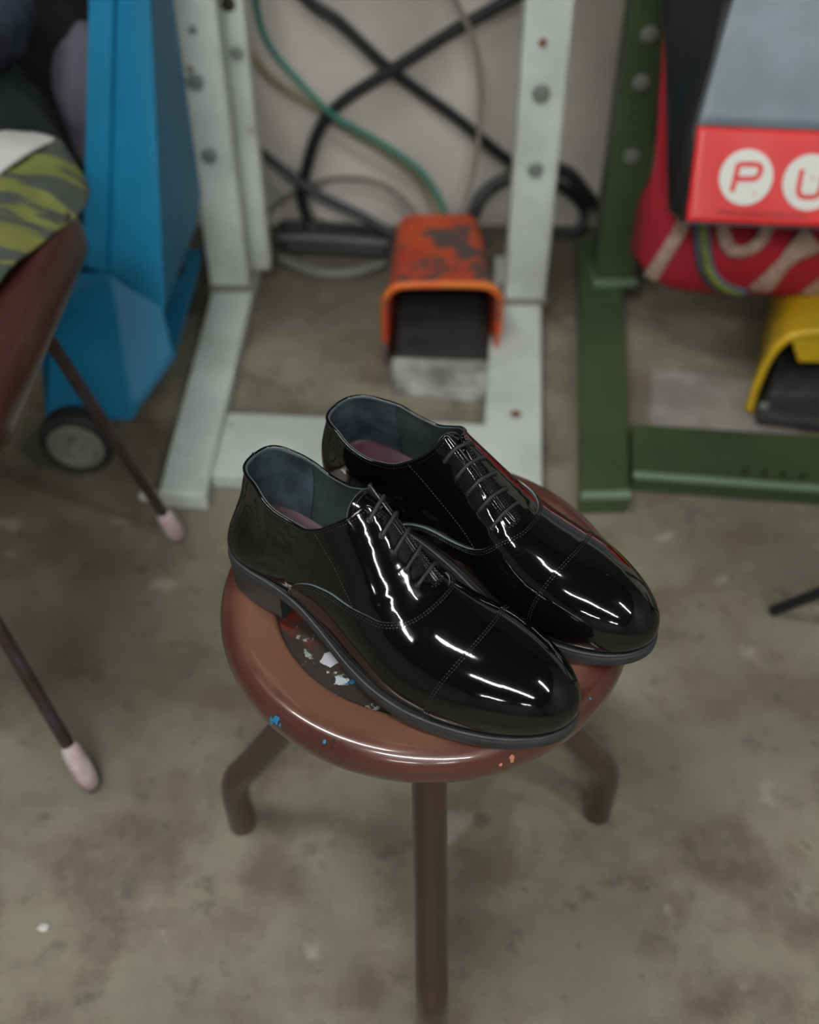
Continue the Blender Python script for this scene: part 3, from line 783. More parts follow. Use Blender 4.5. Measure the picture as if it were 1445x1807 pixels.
# ------------------------------------------------------------------ cables
cab = [
 ('cable', .0095, [(-.30,1.82,.62),(-0.183,1.82,0.434),(-0.113,1.82,0.377),(-0.031,1.822,0.299),(0.076,1.822,0.221),(0.159,1.822,0.153),(0.222,1.82,0.11),(0.286,1.82,0.083),(0.322,1.818,0.043),(0.31,1.80,0.0098),(0.269,1.80,0.0098)], (30,31,34), 'thick black cable down the white wall from upper left, looping behind the grey post', 'black'),
 ('cable', .0105, [(.36,1.80,.58),(0.211,1.80,0.453),(0.134,1.80,0.406),(0.071,1.80,0.371),(-0.031,1.80,0.307),(-0.108,1.80,0.259),(-0.154,1.80,0.209),(-0.184,1.80,0.131),(-0.195,1.80,0.082),(-0.188,1.80,0.037),(-.176,1.79,.0108)], (26,27,30), 'thick black cable curving down the white wall from upper right to the floor', 'black'),
 ('cable', .0085, [(-.36,1.79,.25),(-0.287,1.79,0.193),(-0.241,1.79,0.152),(-0.165,1.775,0.098),(-0.085,1.76,0.062),(-0.018,1.73,0.036),(.03,1.69,.03)], (36,42,50), 'blue-black cable sloping low along the wall into the orange pedal', 'black'),
 ('cable', .012, [(0.085,1.70,0.040),(0.11,1.74,0.068),(0.129,1.77,0.098),(0.168,1.78,0.122),(0.222,1.78,0.141),(0.277,1.78,0.136),(0.328,1.78,0.082),(0.372,1.78,0.05),(.42,1.76,.0125)], (24,25,28), 'fat black cable arching from the orange pedal behind the right grey post', 'black'),
 ('hose', .0055, [(-.25,1.805,.60),(-0.247,1.805,0.434),(-0.234,1.805,0.355),(-0.192,1.795,0.3),(-0.129,1.785,0.237),(-0.042,1.79,0.181),(0.028,1.78,0.129),(0.066,1.74,0.072),(.068,1.70,.045)], (52,120,108), 'thin teal green hose hanging down the white wall', None),
 ('cable', .006, [(-.33,1.828,.42),(-0.279,1.828,0.348),(-0.233,1.828,0.282),(-0.14,1.828,0.218),(-0.043,1.826,0.153),(0.018,1.82,0.103),(0.049,1.78,0.064),(.055,1.72,.045)], (140,132,100), 'olive beige line along the white wall behind the teal hose', None),  # olive beige line following the teal hose down the wall
 ('cable', .0045, [(.03,1.77,.56),(0.064,1.77,0.446),(0.102,1.77,0.368),(0.118,1.77,0.286),(0.117,1.765,0.198),(0.105,1.75,0.13),(0.082,1.70,0.078),(.07,1.645,.10)], (132,130,122), 'thin grey cable hanging from above and dropping onto the orange pedal', None),
 ('cable', .0045, [(-0.264,1.81,0.04),(-0.23,1.812,0.069),(-0.177,1.815,0.096),(-0.115,1.815,0.109),(-0.044,1.81,0.096),(0.010,1.76,0.069),(0.040,1.69,0.043)], (116,112,104), 'thin grey cable arching low along the wall to the left of the pedal', None),
 ('cable', .0115, [(-0.241,1.816,0.012),(-0.172,1.815,0.012),(-0.108,1.803,0.012),(-0.04,1.79,0.012)], (34,34,36), 'short thick black cable lying on the floor nearest the wall', None),
 ('cable', .010, [(-0.229,1.742,0.0105),(-0.167,1.738,0.0105),(-0.105,1.73,0.0105),(-0.04,1.72,0.0105)], (22,26,28), 'black cable lying straight on the floor left of the pedal', None),
 ('cable', .0085, [(-0.235,1.71,0.009),(-0.178,1.666,0.009),(-0.132,1.653,0.009),(-0.083,1.664,0.009),(-0.045,1.69,0.009)], (112,114,110), 'grey cable lying in a shallow curve on the floor beside the pedal', None),
 ('cable', .0105, [(-0.25,1.776,0.011),(-0.169,1.773,0.011),(-0.086,1.760,0.011),(-0.035,1.752,0.011)], (84,84,86), 'thick dark grey cable on the floor between two black ones', None),
]
for nm, r, P, c, lab, g in cab:
    o = MB().tube(smooth_path(P, 8), r, 12).build(nm, mat('sheath', c, .5), auto=0); tag(o, lab, 'hose' if nm == 'hose' else 'cable')

# ------------------------------------------------------------------ orange foot pedal
M['orange'] = mat('orange_pedal_paint', (196, 76, 36), .45, vary=(176, 58, 38), vscale=14, wear=(82, 70, 66), wscale=9, wamt=.50, wear2=(190, 150, 50), w2scale=9, w2amt=.70)
M['orange_edge'] = mat('orange_hood_edge', (222, 96, 36), .4, vary=(214, 124, 40), vscale=12)
M['dirtyblack'] = mat('dusty_black_rubber', (44, 42, 42), .7, vary=(34, 32, 32), vscale=40)
M['dirtywhite'] = mat('worn_white_plate', (176, 180, 178), .6, vary=(110, 108, 104), vscale=16)
pd = empty('foot_pedal', (.052, 1.45, 0), 'orange metal foot pedal with an open hood, standing between the grey posts', 'foot pedal')
def hood(name, x0, x1, yf, yb, hf, hb, t, r, m, parent, flare=.0, skew=0, tap=.012):
    """arched sheet metal hood, open at the front"""
    def sec(w0, w1, h, rr):
        P = [(w0, 0)]
        for k in range(7): a = PI-k*PI/12; P.append((w0+rr+rr*math.cos(a), h-rr+rr*math.sin(a)))
        for k in range(7): a = PI/2-k*PI/12; P.append((w1-rr+rr*math.cos(a), h-rr+rr*math.sin(a)))
        P.append((w1, 0)); return P
    V = []; F = []; nS = 8
    for k in range(nS):
        u = k/(nS-1); y = yf+(yb-yf)*u; h = hf+(hb-hf)*u; fl = flare*max(0, 1-u*3.5)
        a = sec(x0-fl+tap*u, x1+fl-.012*u, h+fl*.6, r); b = sec(x0-fl+tap*u+t, x1+fl-.012*u-t, h+fl*.6-t, r-t*.7)
        for p in a: V.append((p[0], y+(hf-p[1])*skew*(1-u), p[1]))
        for p in b: V.append((p[0], y+(hf-p[1])*skew*(1-u), p[1]))
    n = 16
    for k in range(nS-1):
        o, q = k*2*n, (k+1)*2*n
        for i in range(n-1): F.append((o+i, o+i+1, q+i+1, q+i)); F.append((o+n+i+1, o+n+i, q+n+i, q+n+i+1))
        F.append((o, q, q+n, o+n)); F.append((o+n-1, o+2*n-1, q+2*n-1, q+n-1))
    for i in range(n-1): F.append((i, n+i, n+i+1, i+1))
    o = (nS-1)*2*n; F.append(tuple(o+i for i in range(n)))
    return W2(MB().add(V, F).build(name, m, auto=40), parent)
hood('hood', -.034, .134, 1.425, 1.665, .128, .118, .005, .030, M['orange'], pd, flare=.006, skew=-.25)
# rolled front edge of the hood
P = [(-.040, 1.452, .012)]+[(-.040, 1.440, .06), (-.038, 1.428, .100), (-.028, 1.424, .121), (-.010, 1.423, .130), (.05, 1.423, .132), (.112, 1.423, .130), (.130, 1.424, .121), (.140, 1.428, .100), (.142, 1.440, .06), (.142, 1.452, .012)]
W2(MB().tube(smooth_path(P, 5), .0062, 10).build('hood_edge', M['orange_edge'], auto=0), pd)
W2(MB().box((-.028, 1.330, .0), (.130, 1.660, .012)).build('base_plate', M['dirtyblack'], bevel=.003), pd)
W2(MB().hexa([(-.027, 1.318, .0), (.127, 1.296, .0), (.131, 1.375, .0), (-.029, 1.385, .0)], [(-.026, 1.324, .020), (.126, 1.303, .020), (.130, 1.375, .026), (-.028, 1.385, .026)]).build('toe_plate', M['dirtywhite'], bevel=.004), pd)
W2(MB().hexa([(-.020, 1.385, .014), (.122, 1.378, .014), (.122, 1.600, .03), (-.020, 1.600, .03)], [(-.020, 1.385, .030), (.122, 1.378, .030), (.122, 1.600, .075), (-.020, 1.600, .075)]).build('treadle', M['dirtyblack'], bevel=.004), pd)
for k in range(5): W2(MB().box((-.012, 1.41+k*.03, .036+k*.0062), (.114, 1.418+k*.03, .041+k*.0062)).build('tread_rib', M['dirtyblack'], bevel=.001), pd)

# ------------------------------------------------------------------ yellow foot pedal
M['yellow'] = mat('yellow_pedal_paint', (206, 168, 20), .45, vary=(180, 150, 30), vscale=12)
yp_ = empty('foot_pedal', (.60, 1.35, 0), 'yellow hooded foot pedal with black treadle behind the green stand', 'foot pedal')
P = [(.508, 1.268, .012), (.509, 1.268, .055), (.516, 1.268, .105), (.530, 1.268, .136), (.552, 1.268, .150), (.60, 1.268, .153), (.66, 1.268, .150), (.69, 1.268, .13), (.70, 1.268, .08), (.70, 1.268, .012)]
W2(MB().tube(smooth_path(P, 6), .0062, 12).build('hood_edge', M['yellow'], auto=0), yp_)
hood('hood', .512, .696, 1.270, 1.50, .150, .135, .004, .038, M['yellow'], yp_, tap=.075)
W2(MB().hexa([(.513, 1.245, 0), (.690, 1.205, 0), (.690, 1.49, 0), (.588, 1.49, 0)], [(.516, 1.250, .022), (.690, 1.210, .022), (.690, 1.49, .05), (.590, 1.49, .05)]).build('base', M['dirtyblack'], bevel=.005), yp_)
W2(MB().hexa([(.525, 1.262, .020), (.685, 1.255, .020), (.675, 1.46, .04), (.595, 1.46, .04)], [(.530, 1.268, .045), (.680, 1.262, .045), (.675, 1.46, .10), (.600, 1.46, .10)]).build('treadle', M['dirtyblack'], bevel=.006), yp_)
W2(bolt((.527, 1.262, .022), (0, -.4, 1), .005, M['steel'], None), yp_)
W2(MB().hexa([(.56, 1.266, .10), (.69, 1.266, .10), (.69, 1.274, .10), (.56, 1.274, .10)], [(.535, 1.266, .148), (.69, 1.266, .150), (.69, 1.274, .150), (.535, 1.274, .148)]).build('front_lip', M['yellow'], bevel=.002), yp_)

# ------------------------------------------------------------------ blue bin on casters
M['blue'] = mat('bright_blue_enamel', (14, 120, 162), .5, vary=(12, 110, 150), vscale=5, wear=(30, 100, 120), wscale=9, wamt=.64, spec=.5)
bb = empty('bin_cart', (-.43, 1.42, 0), 'bright blue sheet-metal bin on caster wheels beside the grey stand', 'cart')
poly = [(-.431, 1.347), (-.333, 1.243), (-.322, 1.480), (-.330, 1.60), (-.455, 1.60), (-.464, 1.362)]
topp = [(-.342, 1.429), (-.318, 1.466), (-.316, 1.484), (-.330, 1.60), (-.455, 1.60), (-.368, 1.424)]
W2(MB().hexa([(x, y, .20) for x, y in poly], [(x, y, .68) for x, y in topp]).build('body', M['blue'], bevel=.004), bb)
W2(MB().hexa([(-.468, 1.352, .205), (-.432, 1.335, .205), (-.425, 1.343, .205), (-.462, 1.364, .205)], [(-.370, 1.414, .685), (-.342, 1.417, .685), (-.338, 1.425, .685), (-.366, 1.428, .685)]).build('corner_flange', M['blue'], bevel=.002), bb)
W2(MB().hexa([(-.502, 1.158, .085), (-.381, 1.154, .085), (-.376, 1.165, .085), (-.500, 1.170, .085)], [(-.500, 1.330, .205), (-.421, 1.330, .205), (-.418, 1.340, .205), (-.500, 1.340, .205)]).build('skirt', M['blue'], bevel=.002), bb)
W2(MB().hexa([(-.383, 1.154, .085), (-.345, 1.300, .085), (-.352, 1.306, .085), (-.392, 1.164, .085)], [(-.423, 1.330, .205), (-.336, 1.246, .205), (-.342, 1.256, .205), (-.428, 1.340, .205)]).build('skirt', M['blue'], bevel=.002), bb)
W2(MB().hexa([(-.500, 1.160, .083), (-.383, 1.156, .083), (-.345, 1.300, .083), (-.345, 1.60, .083), (-.60, 1.60, .083), (-.56, 1.36, .083)], [(-.500, 1.160, .089), (-.383, 1.156, .089), (-.345, 1.300, .089), (-.345, 1.60, .089), (-.60, 1.60, .089), (-.56, 1.36, .089)]).build('chassis', M['blue']), bb)
M['pinkcloth'] = mat('faded_pink_cloth', (84, 62, 64), .8)
def caster(x, y):
    c = MB(); c.lathe([(.0515, -.014), (.0515, .010), (.047, .015), (.0385, .015), (.0385, -.016), (.047, -.016), (.0515, -.014)], 40, 0, (x, y, .051), (0, -1, 0)); t = W2(c.build('tyre', M['dirtyblack']), bb)
    w = MB().lathe([(0, -.012), (.039, -.012), (.039, .014), (.033, .016), (.029, .006), (.013, .006), (.010, .020), (0, .020)], 40, 0, (x, y, .051), (0, -1, 0)); W2(w.build('wheel_hub', M['steelgrey']), bb)
    W2(MB().box((x-.012, y+.018, .05), (x+.012, y+.024, .086)).build('caster_fork', M['steelgrey']), bb)
    W2(MB().box((x-.02, y-.02, .078), (x+.02, y+.024, .0845)).build('caster_plate', M['steelgrey']), bb)
M['steelgrey'] = mat('grey_wheel', (128, 128, 122), .4)
caster(-.462, 1.150); caster(-.40, 1.53); caster(-.56, 1.53)

def blob(name, c, r, m, seed, lab=None, cat=None, amp=.12, sub=5, folds=6, squash=1):
    bm = bmesh.new(); bmesh.ops.create_icosphere(bm, subdivisions=sub, radius=1)
    from mathutils import noise as mn
    for v in bm.verts:
        n = mn.noise(v.co*1.6+Vector((seed, 0, 0)))*amp+mn.noise(Vector((v.co.x*folds, v.co.y*folds, v.co.z*1.4))+Vector((0, seed, 0)))*amp*.5
        v.co *= 1+n; v.co = Vector((v.co.x*r[0]+c[0], v.co.y*r[1]+c[1], v.co.z*r[2]+c[2]))
        if v.co.z < .001: v.co.z = .001
    me = bpy.data.meshes.new(name); bm.to_mesh(me); bm.free(); o = bpy.data.objects.new(name, me); COL.objects.link(o); me.materials.append(m)
    me.polygons.foreach_set('use_smooth', np.ones(len(me.polygons), dtype=bool)); return tag(o, lab, cat)
blob('rag', (-.392, 1.305, .111), (.036, .040, .022), M['pinkcloth'], 4, 'faded pinkish rag lying on the blue cart chassis', 'rag', .2, 4)
M['darkcloth'] = mat('charcoal_cloth', (44, 50, 50), .9, vary=(36, 42, 46), vscale=6, bump=.001, bscale=300)
M['navycloth'] = mat('navy_cloth', (38, 42, 56), .9, bump=.001, bscale=300)
M['mauvecloth'] = mat('mauve_grey_cloth', (84, 80, 94), .9, bump=.001, bscale=300)
M['blackcab'] = mat('black_cabinet_steel', (20, 20, 21), .6)
tag(MB().box((-1.3, 1.66, 0), (-.49, 1.83, .95)).build('cabinet', M['blackcab'], bevel=.004), 'black steel cabinet against the wall behind the charcoal sack', 'cabinet')
blob('mauve_cloth', (-.432, 1.460, .395), (.050, .050, .105), M['mauvecloth'], 31, 'mauve grey cloth stuffed between the charcoal sack and the blue bin', 'cloth', .12, 4)
M['blackcloth'] = mat('black_cloth', (14, 14, 15), .95)
blob('cloth_sack', (-.600, 1.47, .235), (.125, .100, .245), M['darkcloth'], 11, 'tall charcoal cloth sack behind the brown chair', 'sack', .10)
blob('jacket', (-.600, 1.40, .535), (.125, .085, .080), M['navycloth'], 23, 'dark navy bundle of clothing above the chair, by the left edge', 'clothing', .14)

# ------------------------------------------------------------------ brown chair with cloths
M['brown'] = mat('maroon_chair_enamel', (74, 40, 36), .35, vary=(64, 34, 32), vscale=8, coat=.2)
M['pipe'] = mat('worn_dark_pipe', (66, 60, 64), .4, metal=.3, vary=(58, 42, 38), vscale=30)
M['tape'] = mat('grubby_white_tape', (200, 192, 198), .7, vary=(188, 158, 168), vscale=50)
ch = empty('chair', (-.58, .90, 0), 'maroon brown metal chair with splayed thin legs at the left edge', 'chair')
def rrect(cx, cy, wx, wy, r, n=10):
    P = []
    for sx, sy, a0 in ((1, 1, 0), (-1, 1, 90), (-1, -1, 180), (1, -1, 270)):
        for k in range(n+1): a = math.radians(a0+90*k/n); P.append((cx+sx*(wx-r)+r*math.cos(a), cy+sy*(wy-r)+r*math.sin(a)))
    return P
def rim_slab(cx, cy, wx, wy, r, prof):
    V = []; F = []
    for ins, z in prof:
        V += [(x, y, z) for x, y in rrect(cx, cy, wx-ins, wy-ins, max(r-ins, .005))]
    n = len(V)//len(prof)
    for i in range(len(prof)-1):
        for k in range(n): F.append((i*n+k, i*n+(k+1) % n, (i+1)*n+(k+1) % n, (i+1)*n+k))
    F += [tuple(range(n))[::-1], tuple((len(prof)-1)*n+k for k in range(n))]
    return MB().add(V, F)
SEAT = .44
W2(rim_slab(-.575, .915, .215, .225, .075, [(.012, SEAT-.056), (.004, SEAT-.054), (0, SEAT-.046), (.0, SEAT-.030), (.004, SEAT-.014), (.012, SEAT-.004), (.022, SEAT), (.040, SEAT), (.055, SEAT-.006)]).build('seat', M['brown'], auto=60), ch)
for top, tip in (((-.378, .925, SEAT-.045), (-.306, 1.006, .006)), ((-.475, .750, SEAT-.045), (-.341, .630, .006)), ((-.77, .925, SEAT-.045), (-.850, 1.006, .006)), ((-.68, .750, SEAT-.045), (-.815, .630, .006))):
    a, b_ = Vector(top), Vector(tip); d = (b_-a).normalized()
    W2(MB().tube([a, a.lerp(b_, .5), b_-d*.012], .0072, 14).build('leg', M['pipe'], auto=40), ch)
    q = [b_-d*.058, b_-d*.050, b_-d*.030, b_-d*.012, b_+d*.000]
    W2(MB().tube(q, [.0078, .0105, .0122, .0118, .0085], 12).build('wrapped_foot', M['tape'], auto=0), ch)
W2(MB().tube([(-.378, .925, SEAT-.052), (-.575, .925, SEAT-.052), (-.77, .925, SEAT-.052)], .007, 10).build('under_rail', M['pipe'], auto=40), ch)
W2(MB().tube([(-.475, .750, SEAT-.052), (-.68, .750, SEAT-.052)], .007, 10).build('under_rail', M['pipe'], auto=40), ch)

def striped_cloth():
    m, nt, b = new_mat('olive_striped_cloth'); N = nt.nodes; L = nt.links
    tc = N.new('ShaderNodeTexCoord'); w = N.new('ShaderNodeTexNoise'); mp = N.new('ShaderNodeMapping')
    mp.inputs['Rotation'].default_value = (0, 0, .9); mp.inputs['Scale'].default_value = (4.5, 19, 10); L.new(tc.outputs['Object'], mp.inputs['Vector']); L.new(mp.outputs[0], w.inputs['Vector'])
    w.inputs['Scale'].default_value = 1.8; w.inputs['Detail'].default_value = 2; w.inputs['Distortion'].default_value = .4
    r = N.new('ShaderNodeMapRange'); r.inputs[1].default_value = .50; r.inputs[2].default_value = .56; L.new(w.outputs[0], r.inputs[0])
    x = N.new('ShaderNodeMix'); x.data_type = 'RGBA'; L.new(r.outputs[0], x.inputs[0]); x.inputs[6].default_value = (*lin((66, 72, 68)), 1); x.inputs[7].default_value = (*lin((112, 118, 60)), 1)
    L.new(x.outputs[2], b.inputs['Base Color']); b.inputs['Roughness'].default_value = .9; return m
M['striped'] = striped_cloth()
M['whitecloth'] = mat('white_cotton', (206, 206, 204), .9, vary=(188, 188, 186), vscale=12, bump=.001, bscale=200)
def drape(name, P, Q, m, thick, amp, seed, nu=40, nv=28):
    """cloth between two 3D curves, wrinkled"""
    from mathutils import noise as mn
    P = smooth_path(P, 10); Q = smooth_path(Q, 10)
    def at(C, t): s = t*(len(C)-1); i = min(int(s), len(C)-2); return C[i]*(1-(s-i))+C[i+1]*(s-i)
    V = []; F = []
    for i in range(nu):
        for j in range(nv):
            u, v = i/(nu-1), j/(nv-1); p = at(P, u)*(1-v)+at(Q, u)*v
            k = mn.noise(Vector((p[0]*22+seed, p[1]*14, p[2]*20)))+.5*mn.noise(Vector((p[0]*50, p[1]*40+seed, p[2]*30)))
            V.append((p[0]+k*amp*.3, p[1], p[2]+.006+thick*math.sin(PI*min(max(v, .04), .96))**.5+k*amp))
    for i in range(nu-1):
        for j in range(nv-1): a = i*nv+j; F.append((a, a+1, a+nv+1, a+nv))
    o = obj(name, V, F, m); s = o.modifiers.new('s', 'SOLIDIFY'); s.thickness = .004; s.offset = -1; return o
st_ = drape('striped_towel', [(-.425, 1.250, .428), (-.452, 1.165, SEAT), (-.480, 1.075, SEAT), (-.50, .97, SEAT), (-.54, .80, SEAT)], [(-.384, 1.190, .405), (-.366, 1.125, .415), (-.370, 1.06, .424), (-.392, .960, .439), (-.424, .80, .440)], M['striped'], .012, .006, 3)
tag(st_, 'olive and grey striped cloth draped over the rim of the brown chair', 'cloth')
wt = drape('white_cloth', [(-.52, 1.265, .425), (-.60, 1.20, SEAT), (-.68, 1.05, SEAT), (-.70, .90, SEAT)], [(-.423, 1.238, .435), (-.447, 1.160, SEAT+.006), (-.470, 1.075, SEAT+.006), (-.50, .93, SEAT+.004)], M['whitecloth'], .012, .003, 8)
tag(wt, 'white cloth spread on the brown chair seat inside the striped cloth', 'cloth')

# ------------------------------------------------------------------ shopping bag and red bag
M['bag_grey'] = mat('grey_printed_fabric', (120, 134, 144), .45, vary=(106, 120, 130), vscale=10, bump=.0012, bscale=14)
M['bag_red'] = mat('red_printed_fabric', (214, 36, 40), .35, vary=(200, 30, 36), vscale=6, bump=.0012, bscale=12)
M['bag_black'] = mat('black_nylon', (26, 29, 33), .4, bump=.0015, bscale=22)
M['print_white'] = mat('white_print', (214, 218, 214), .45)
M['print_red'] = mat('red_print', (206, 44, 46), .45)
M['print_dark'] = mat('dark_red_print', (120, 22, 26), .5)
TL = math.radians(28); BP = Vector((.36, 1.25, .30)); BU = Vector((0, math.sin(TL), math.cos(TL))); BNn = Vector((0, -math.cos(TL), math.sin(TL)))
def bag(x, t, d=0): return BP+Vector((x, 0, 0))+BU*t+BNn*d
sb = empty('shopping_bag', (.45, 1.30, .30), 'grey and red shopping bag with round white letter badges and black side gusset', 'bag')
def pquad(name, pts, m, d=.0, th=.002, parent=None):
    a = [bag(x, t, d) for x, t in pts]; b = [bag(x, t, d+th) for x, t in pts]
    return W2(MB().hexa(a, b).build(name, m, smooth=False), parent or sb)
def wav(pts, n=6): return pts
# front panel: grey field and red band as thick gently bowed sheets
def sheet(name, L_, R_, m, d0):
    V = []; F = []; nu, nv = 24, 20
    for i in range(nu):
        for j in range(nv):
            u, v = i/(nu-1), j/(nv-1); t = L_[0][1]*(1-v)+L_[1][1]*v; x = (L_[0][0]*(1-v)+L_[1][0]*v)*(1-u)+(R_[0][0]*(1-v)+R_[1][0]*v)*u
            t = (L_[0][1]*(1-v)+L_[1][1]*v)*(1-u)+(R_[0][1]*(1-v)+R_[1][1]*v)*u
            V.append(bag(x, t, d0+.0015*math.sin(x*40+t*25)*min(1, u*6)))
    for i in range(nu-1):
        for j in range(nv-1): a = i*nv+j; F.append((a, a+1, a+nv+1, a+nv))
    o = obj(name, V, F, m); s = o.modifiers.new('s', 'SOLIDIFY'); s.thickness = .002; return W2(o, sb)
sheet('red_band', [(-.0065, .0293), (.0, .1455)], [(.33, .016), (.33, .132)], M['bag_red'], .0)
sheet('grey_panel', [(.0, .1455), (.066, .44)], [(.33, .132), (.34, .44)], M['bag_grey'], .0)
# black gusset on the left, black bottom
gpts = [bag(-.0065, .0293), bag(0, .1455), bag(.0167, .22), bag(.066, .44)]
bk = [Vector((.352, 1.335, .305)), Vector((.343, 1.375, .385)), Vector((.335, 1.42, .47)), Vector((.320, 1.52, .62))]
V = []; F = []
for k in range(4):
    a, b_ = gpts[k], bk[k]
    for j in range(7):
        u = j/6; p = a.lerp(b_, u); p.x += .012*math.sin(PI*u)*(1 if k in (1, 2) else .3); V.append(p)
for k in range(3):
    for j in range(6): a = k*7+j; F.append((a, a+1, a+8, a+7))
o = obj('gusset', V, F, M['bag_black']); s_ = o.modifiers.new('s', 'SOLIDIFY'); s_.thickness = .002; W2(o, sb)
W2(MB().hexa([bag(-.0065, .026), bag(.33, .013), Vector((.69, 1.335, .295)), Vector((.352, 1.335, .302))], [bag(-.0065, .0295), bag(.33, .0165), Vector((.69, 1.335, .299)), Vector((.352, 1.335, .306))]).build('bottom', M['bag_black'], smooth=False), sb)
W2(MB().hexa([Vector((.352, 1.333, .302)), Vector((.69, 1.333, .297)), Vector((.69, 1.337, .297)), Vector((.352, 1.337, .302))], [Vector((.320, 1.518, .62)), Vector((.69, 1.518, .62)), Vector((.69, 1.522, .62)), Vector((.320, 1.522, .62))]).build('back_panel', M['bag_black'], smooth=False), sb)
# piping between gusset and front
W2(MB().tube([bag(-.0065, .0293, .001), bag(0, .1455, .001), bag(.0167, .22, .001), bag(.066, .44, .001)], .0035, 8).build('edge_piping', M['bag_black'], auto=0), sb)
# round badges and letters
def disc(c, r, m, d): 
    n = 48; return pquad('round_badge', [(c[0]+r*math.cos(2*PI*k/n), c[1]+r*math.sin(2*PI*k/n)) for k in range(n)], m, d, .0008)
b1 = disc((.0694, .0832), .0342, M['print_white'], .0028); b2 = disc((.1512, .0770), .0345, M['print_white'], .0028)
def stroke(name, pts, w, m, d, parent):
    n = len(pts); A = []; B = []
    for i in range(n):
        p = np.array(pts[i]); t = np.array(pts[min(i+1, n-1)])-np.array(pts[max(i-1, 0)]); t = t/np.linalg.norm(t); q = np.array([-t[1], t[0]])*w/2
        A.append(bag(*(p+q), d)); B.append(bag(*(p-q), d))
    V = A+B+[v+BNn*.0008 for v in A+B]; F = []
    for i in range(n-1): F += [(i, i+1, n+i+1, n+i), (2*n+i+1, 2*n+i, 3*n+i, 3*n+i+1), (i+1, i, 2*n+i, 2*n+i+1), (n+i, n+i+1, 3*n+i+1, 3*n+i)]
    F += [(0, n, 3*n, 2*n), (2*n-1, n-1, 3*n-1, 4*n-1)]
    o = obj(name, V, F, m, smooth=False); o.parent = parent; return o
def sp2(P, k=6): return [tuple(v[:2]) for v in smooth_path([(a, b, 0) for a, b in P], k)]
stroke('letter_p', [(.0522, .0655), (.0555, .0805), (.0580, .0985)]+sp2([(.062, .0990), (.078, .0990), (.0860, .0965), (.0870, .0900), (.0835, .0835), (.077, .0812), (.058, .0812)]), .0066, M['print_red'], .0036, b1)
stroke('letter_dot', [(.0800, .0624), (.0828, .0624)], .0030, M['print_red'], .0036, b1)
stroke('letter_u', sp2([(.1400, .0930), (.1383, .0790), (.1375, .0680), (.1400, .0612), (.1465, .0590), (.156, .0590), (.1625, .0612), (.1655, .0680), (.1672, .0790), (.1690, .0930)]), .0064, M['print_red'], .0036, b2)
stroke('letter_dot', [(.1532, .0812), (.1558, .0812)], .0030, M['print_red'], .0036, b2)
cu = bpy.data.curves.new('printed_address', 'FONT'); cu.body = 'www.puccaclub.com'; cu.size = .0125; cu.extrude = .0002; cu.space_character = 1.12
to = bpy.data.objects.new('printed_address', cu); COL.objects.link(to); dg = bpy.context.evaluated_depsgraph_get(); dg.update()
me = bpy.data.meshes.new_from_object(to.evaluated_get(dg)); bpy.data.objects.remove(to); to = bpy.data.objects.new('printed_address', me); COL.objects.link(to); me.materials.clear(); me.materials.append(M['print_dark'])
to.matrix_world = Matrix.Translation(bag(.0345, .0375, .0034)) @ Matrix(((1, 0, 0, 0), (0, BU.y, BNn.y, 0), (0, BU.z, BNn.z, 0), (0, 0, 0, 1))) @ Matrix.Rotation(-.04, 4, 'Z')
mw = to.matrix_world.copy(); to.parent = sb; to.matrix_parent_inverse = Matrix.Translation(sb.location).inverted(); 
W2(MB().lathe([(.004, -.003), (.007, -.003), (.008, 0), (.007, .003), (.004, .003)], 20, 0, (.318, 1.470, .56), (.2, -1, .3)).build('strap_ring', M['steel']), sb)
for hx in (.42, .56): W2(MB().tube(smooth_path([bag(hx-.36, .42), (hx, 1.50, .66), (hx+.02, 1.571, .722)], 6), .006, 10, ell=.4).build('handle', M['bag_black'], auto=0), sb)

def red_fabric():
    m, nt, b = new_mat('red_patterned_fabric'); N = nt.nodes; L = nt.links
    tc = N.new('ShaderNodeTexCoord'); n = N.new('ShaderNodeTexNoise'); n.inputs['Scale'].default_value = 12; L.new(tc.outputs['Object'], n.inputs['Vector'])
    x = N.new('ShaderNodeMix'); x.data_type = 'RGBA'; L.new(n.outputs[0], x.inputs[0]); x.inputs[6].default_value = (*lin((176, 14, 34)), 1); x.inputs[7].default_value = (*lin((140, 16, 38)), 1)
    L.new(x.outputs[2], b.inputs['Base Color']); b.inputs['Roughness'].default_value = .85; return m
M['redf'] = red_fabric()
M['beige_motif'] = mat('beige_embroidery', (176, 158, 138), .9, vary=(156, 120, 112), vscale=90)
M['blue_trim'] = mat('blue_grey_trim', (76, 92, 112), .8); M['lime_trim'] = mat('lime_trim', (128, 138, 52), .8, vary=(100, 110, 60), vscale=50)
rb = empty('fabric_bag', (.50, 1.42, .15), 'red embroidered fabric bag with beige motifs hanging behind the shopping bag', 'bag')
# body: a soft sack whose front bulges towards the viewer under the shopping bag
RX0, RX1 = .332, .78
def rfront(x, z):
    u = (x-RX0)/(RX1-RX0); v = min(max((z-.125)/.175, 0), 1)
    e = max(0, 1-abs(2*u-1)**6)**.5
    return 1.43-.085*e*math.sin(PI*(.12+.62*min(v, 1)))**.8 if z < .34 else 1.43-.02*e
V = []; F = []; nu, nv = 48, 40
for i in range(nu):
    for j in range(nv):
        u, v = i/(nu-1), j/(nv-1); x = RX0+(RX1-RX0)*u
        zb_ = .150-.028*math.sin(PI*min(u*1.2, 1)*.5)+.035*max(0, 1-u*7)**2; z = zb_+(.66-zb_)*v
        xl = x + (.0 if v < .28 else 0)
        y = rfront(x, z) if v > .001 else 1.43
        bw = min(max((v-.16)/.16, 0), 1); bw = bw*bw*(3-2*bw); y = y*(1-bw)+(1.40+(z-.30)*.50)*bw; x = x*(1-bw)+(.342+(RX1-.342)*u)*bw
        V.append((x, y, z))
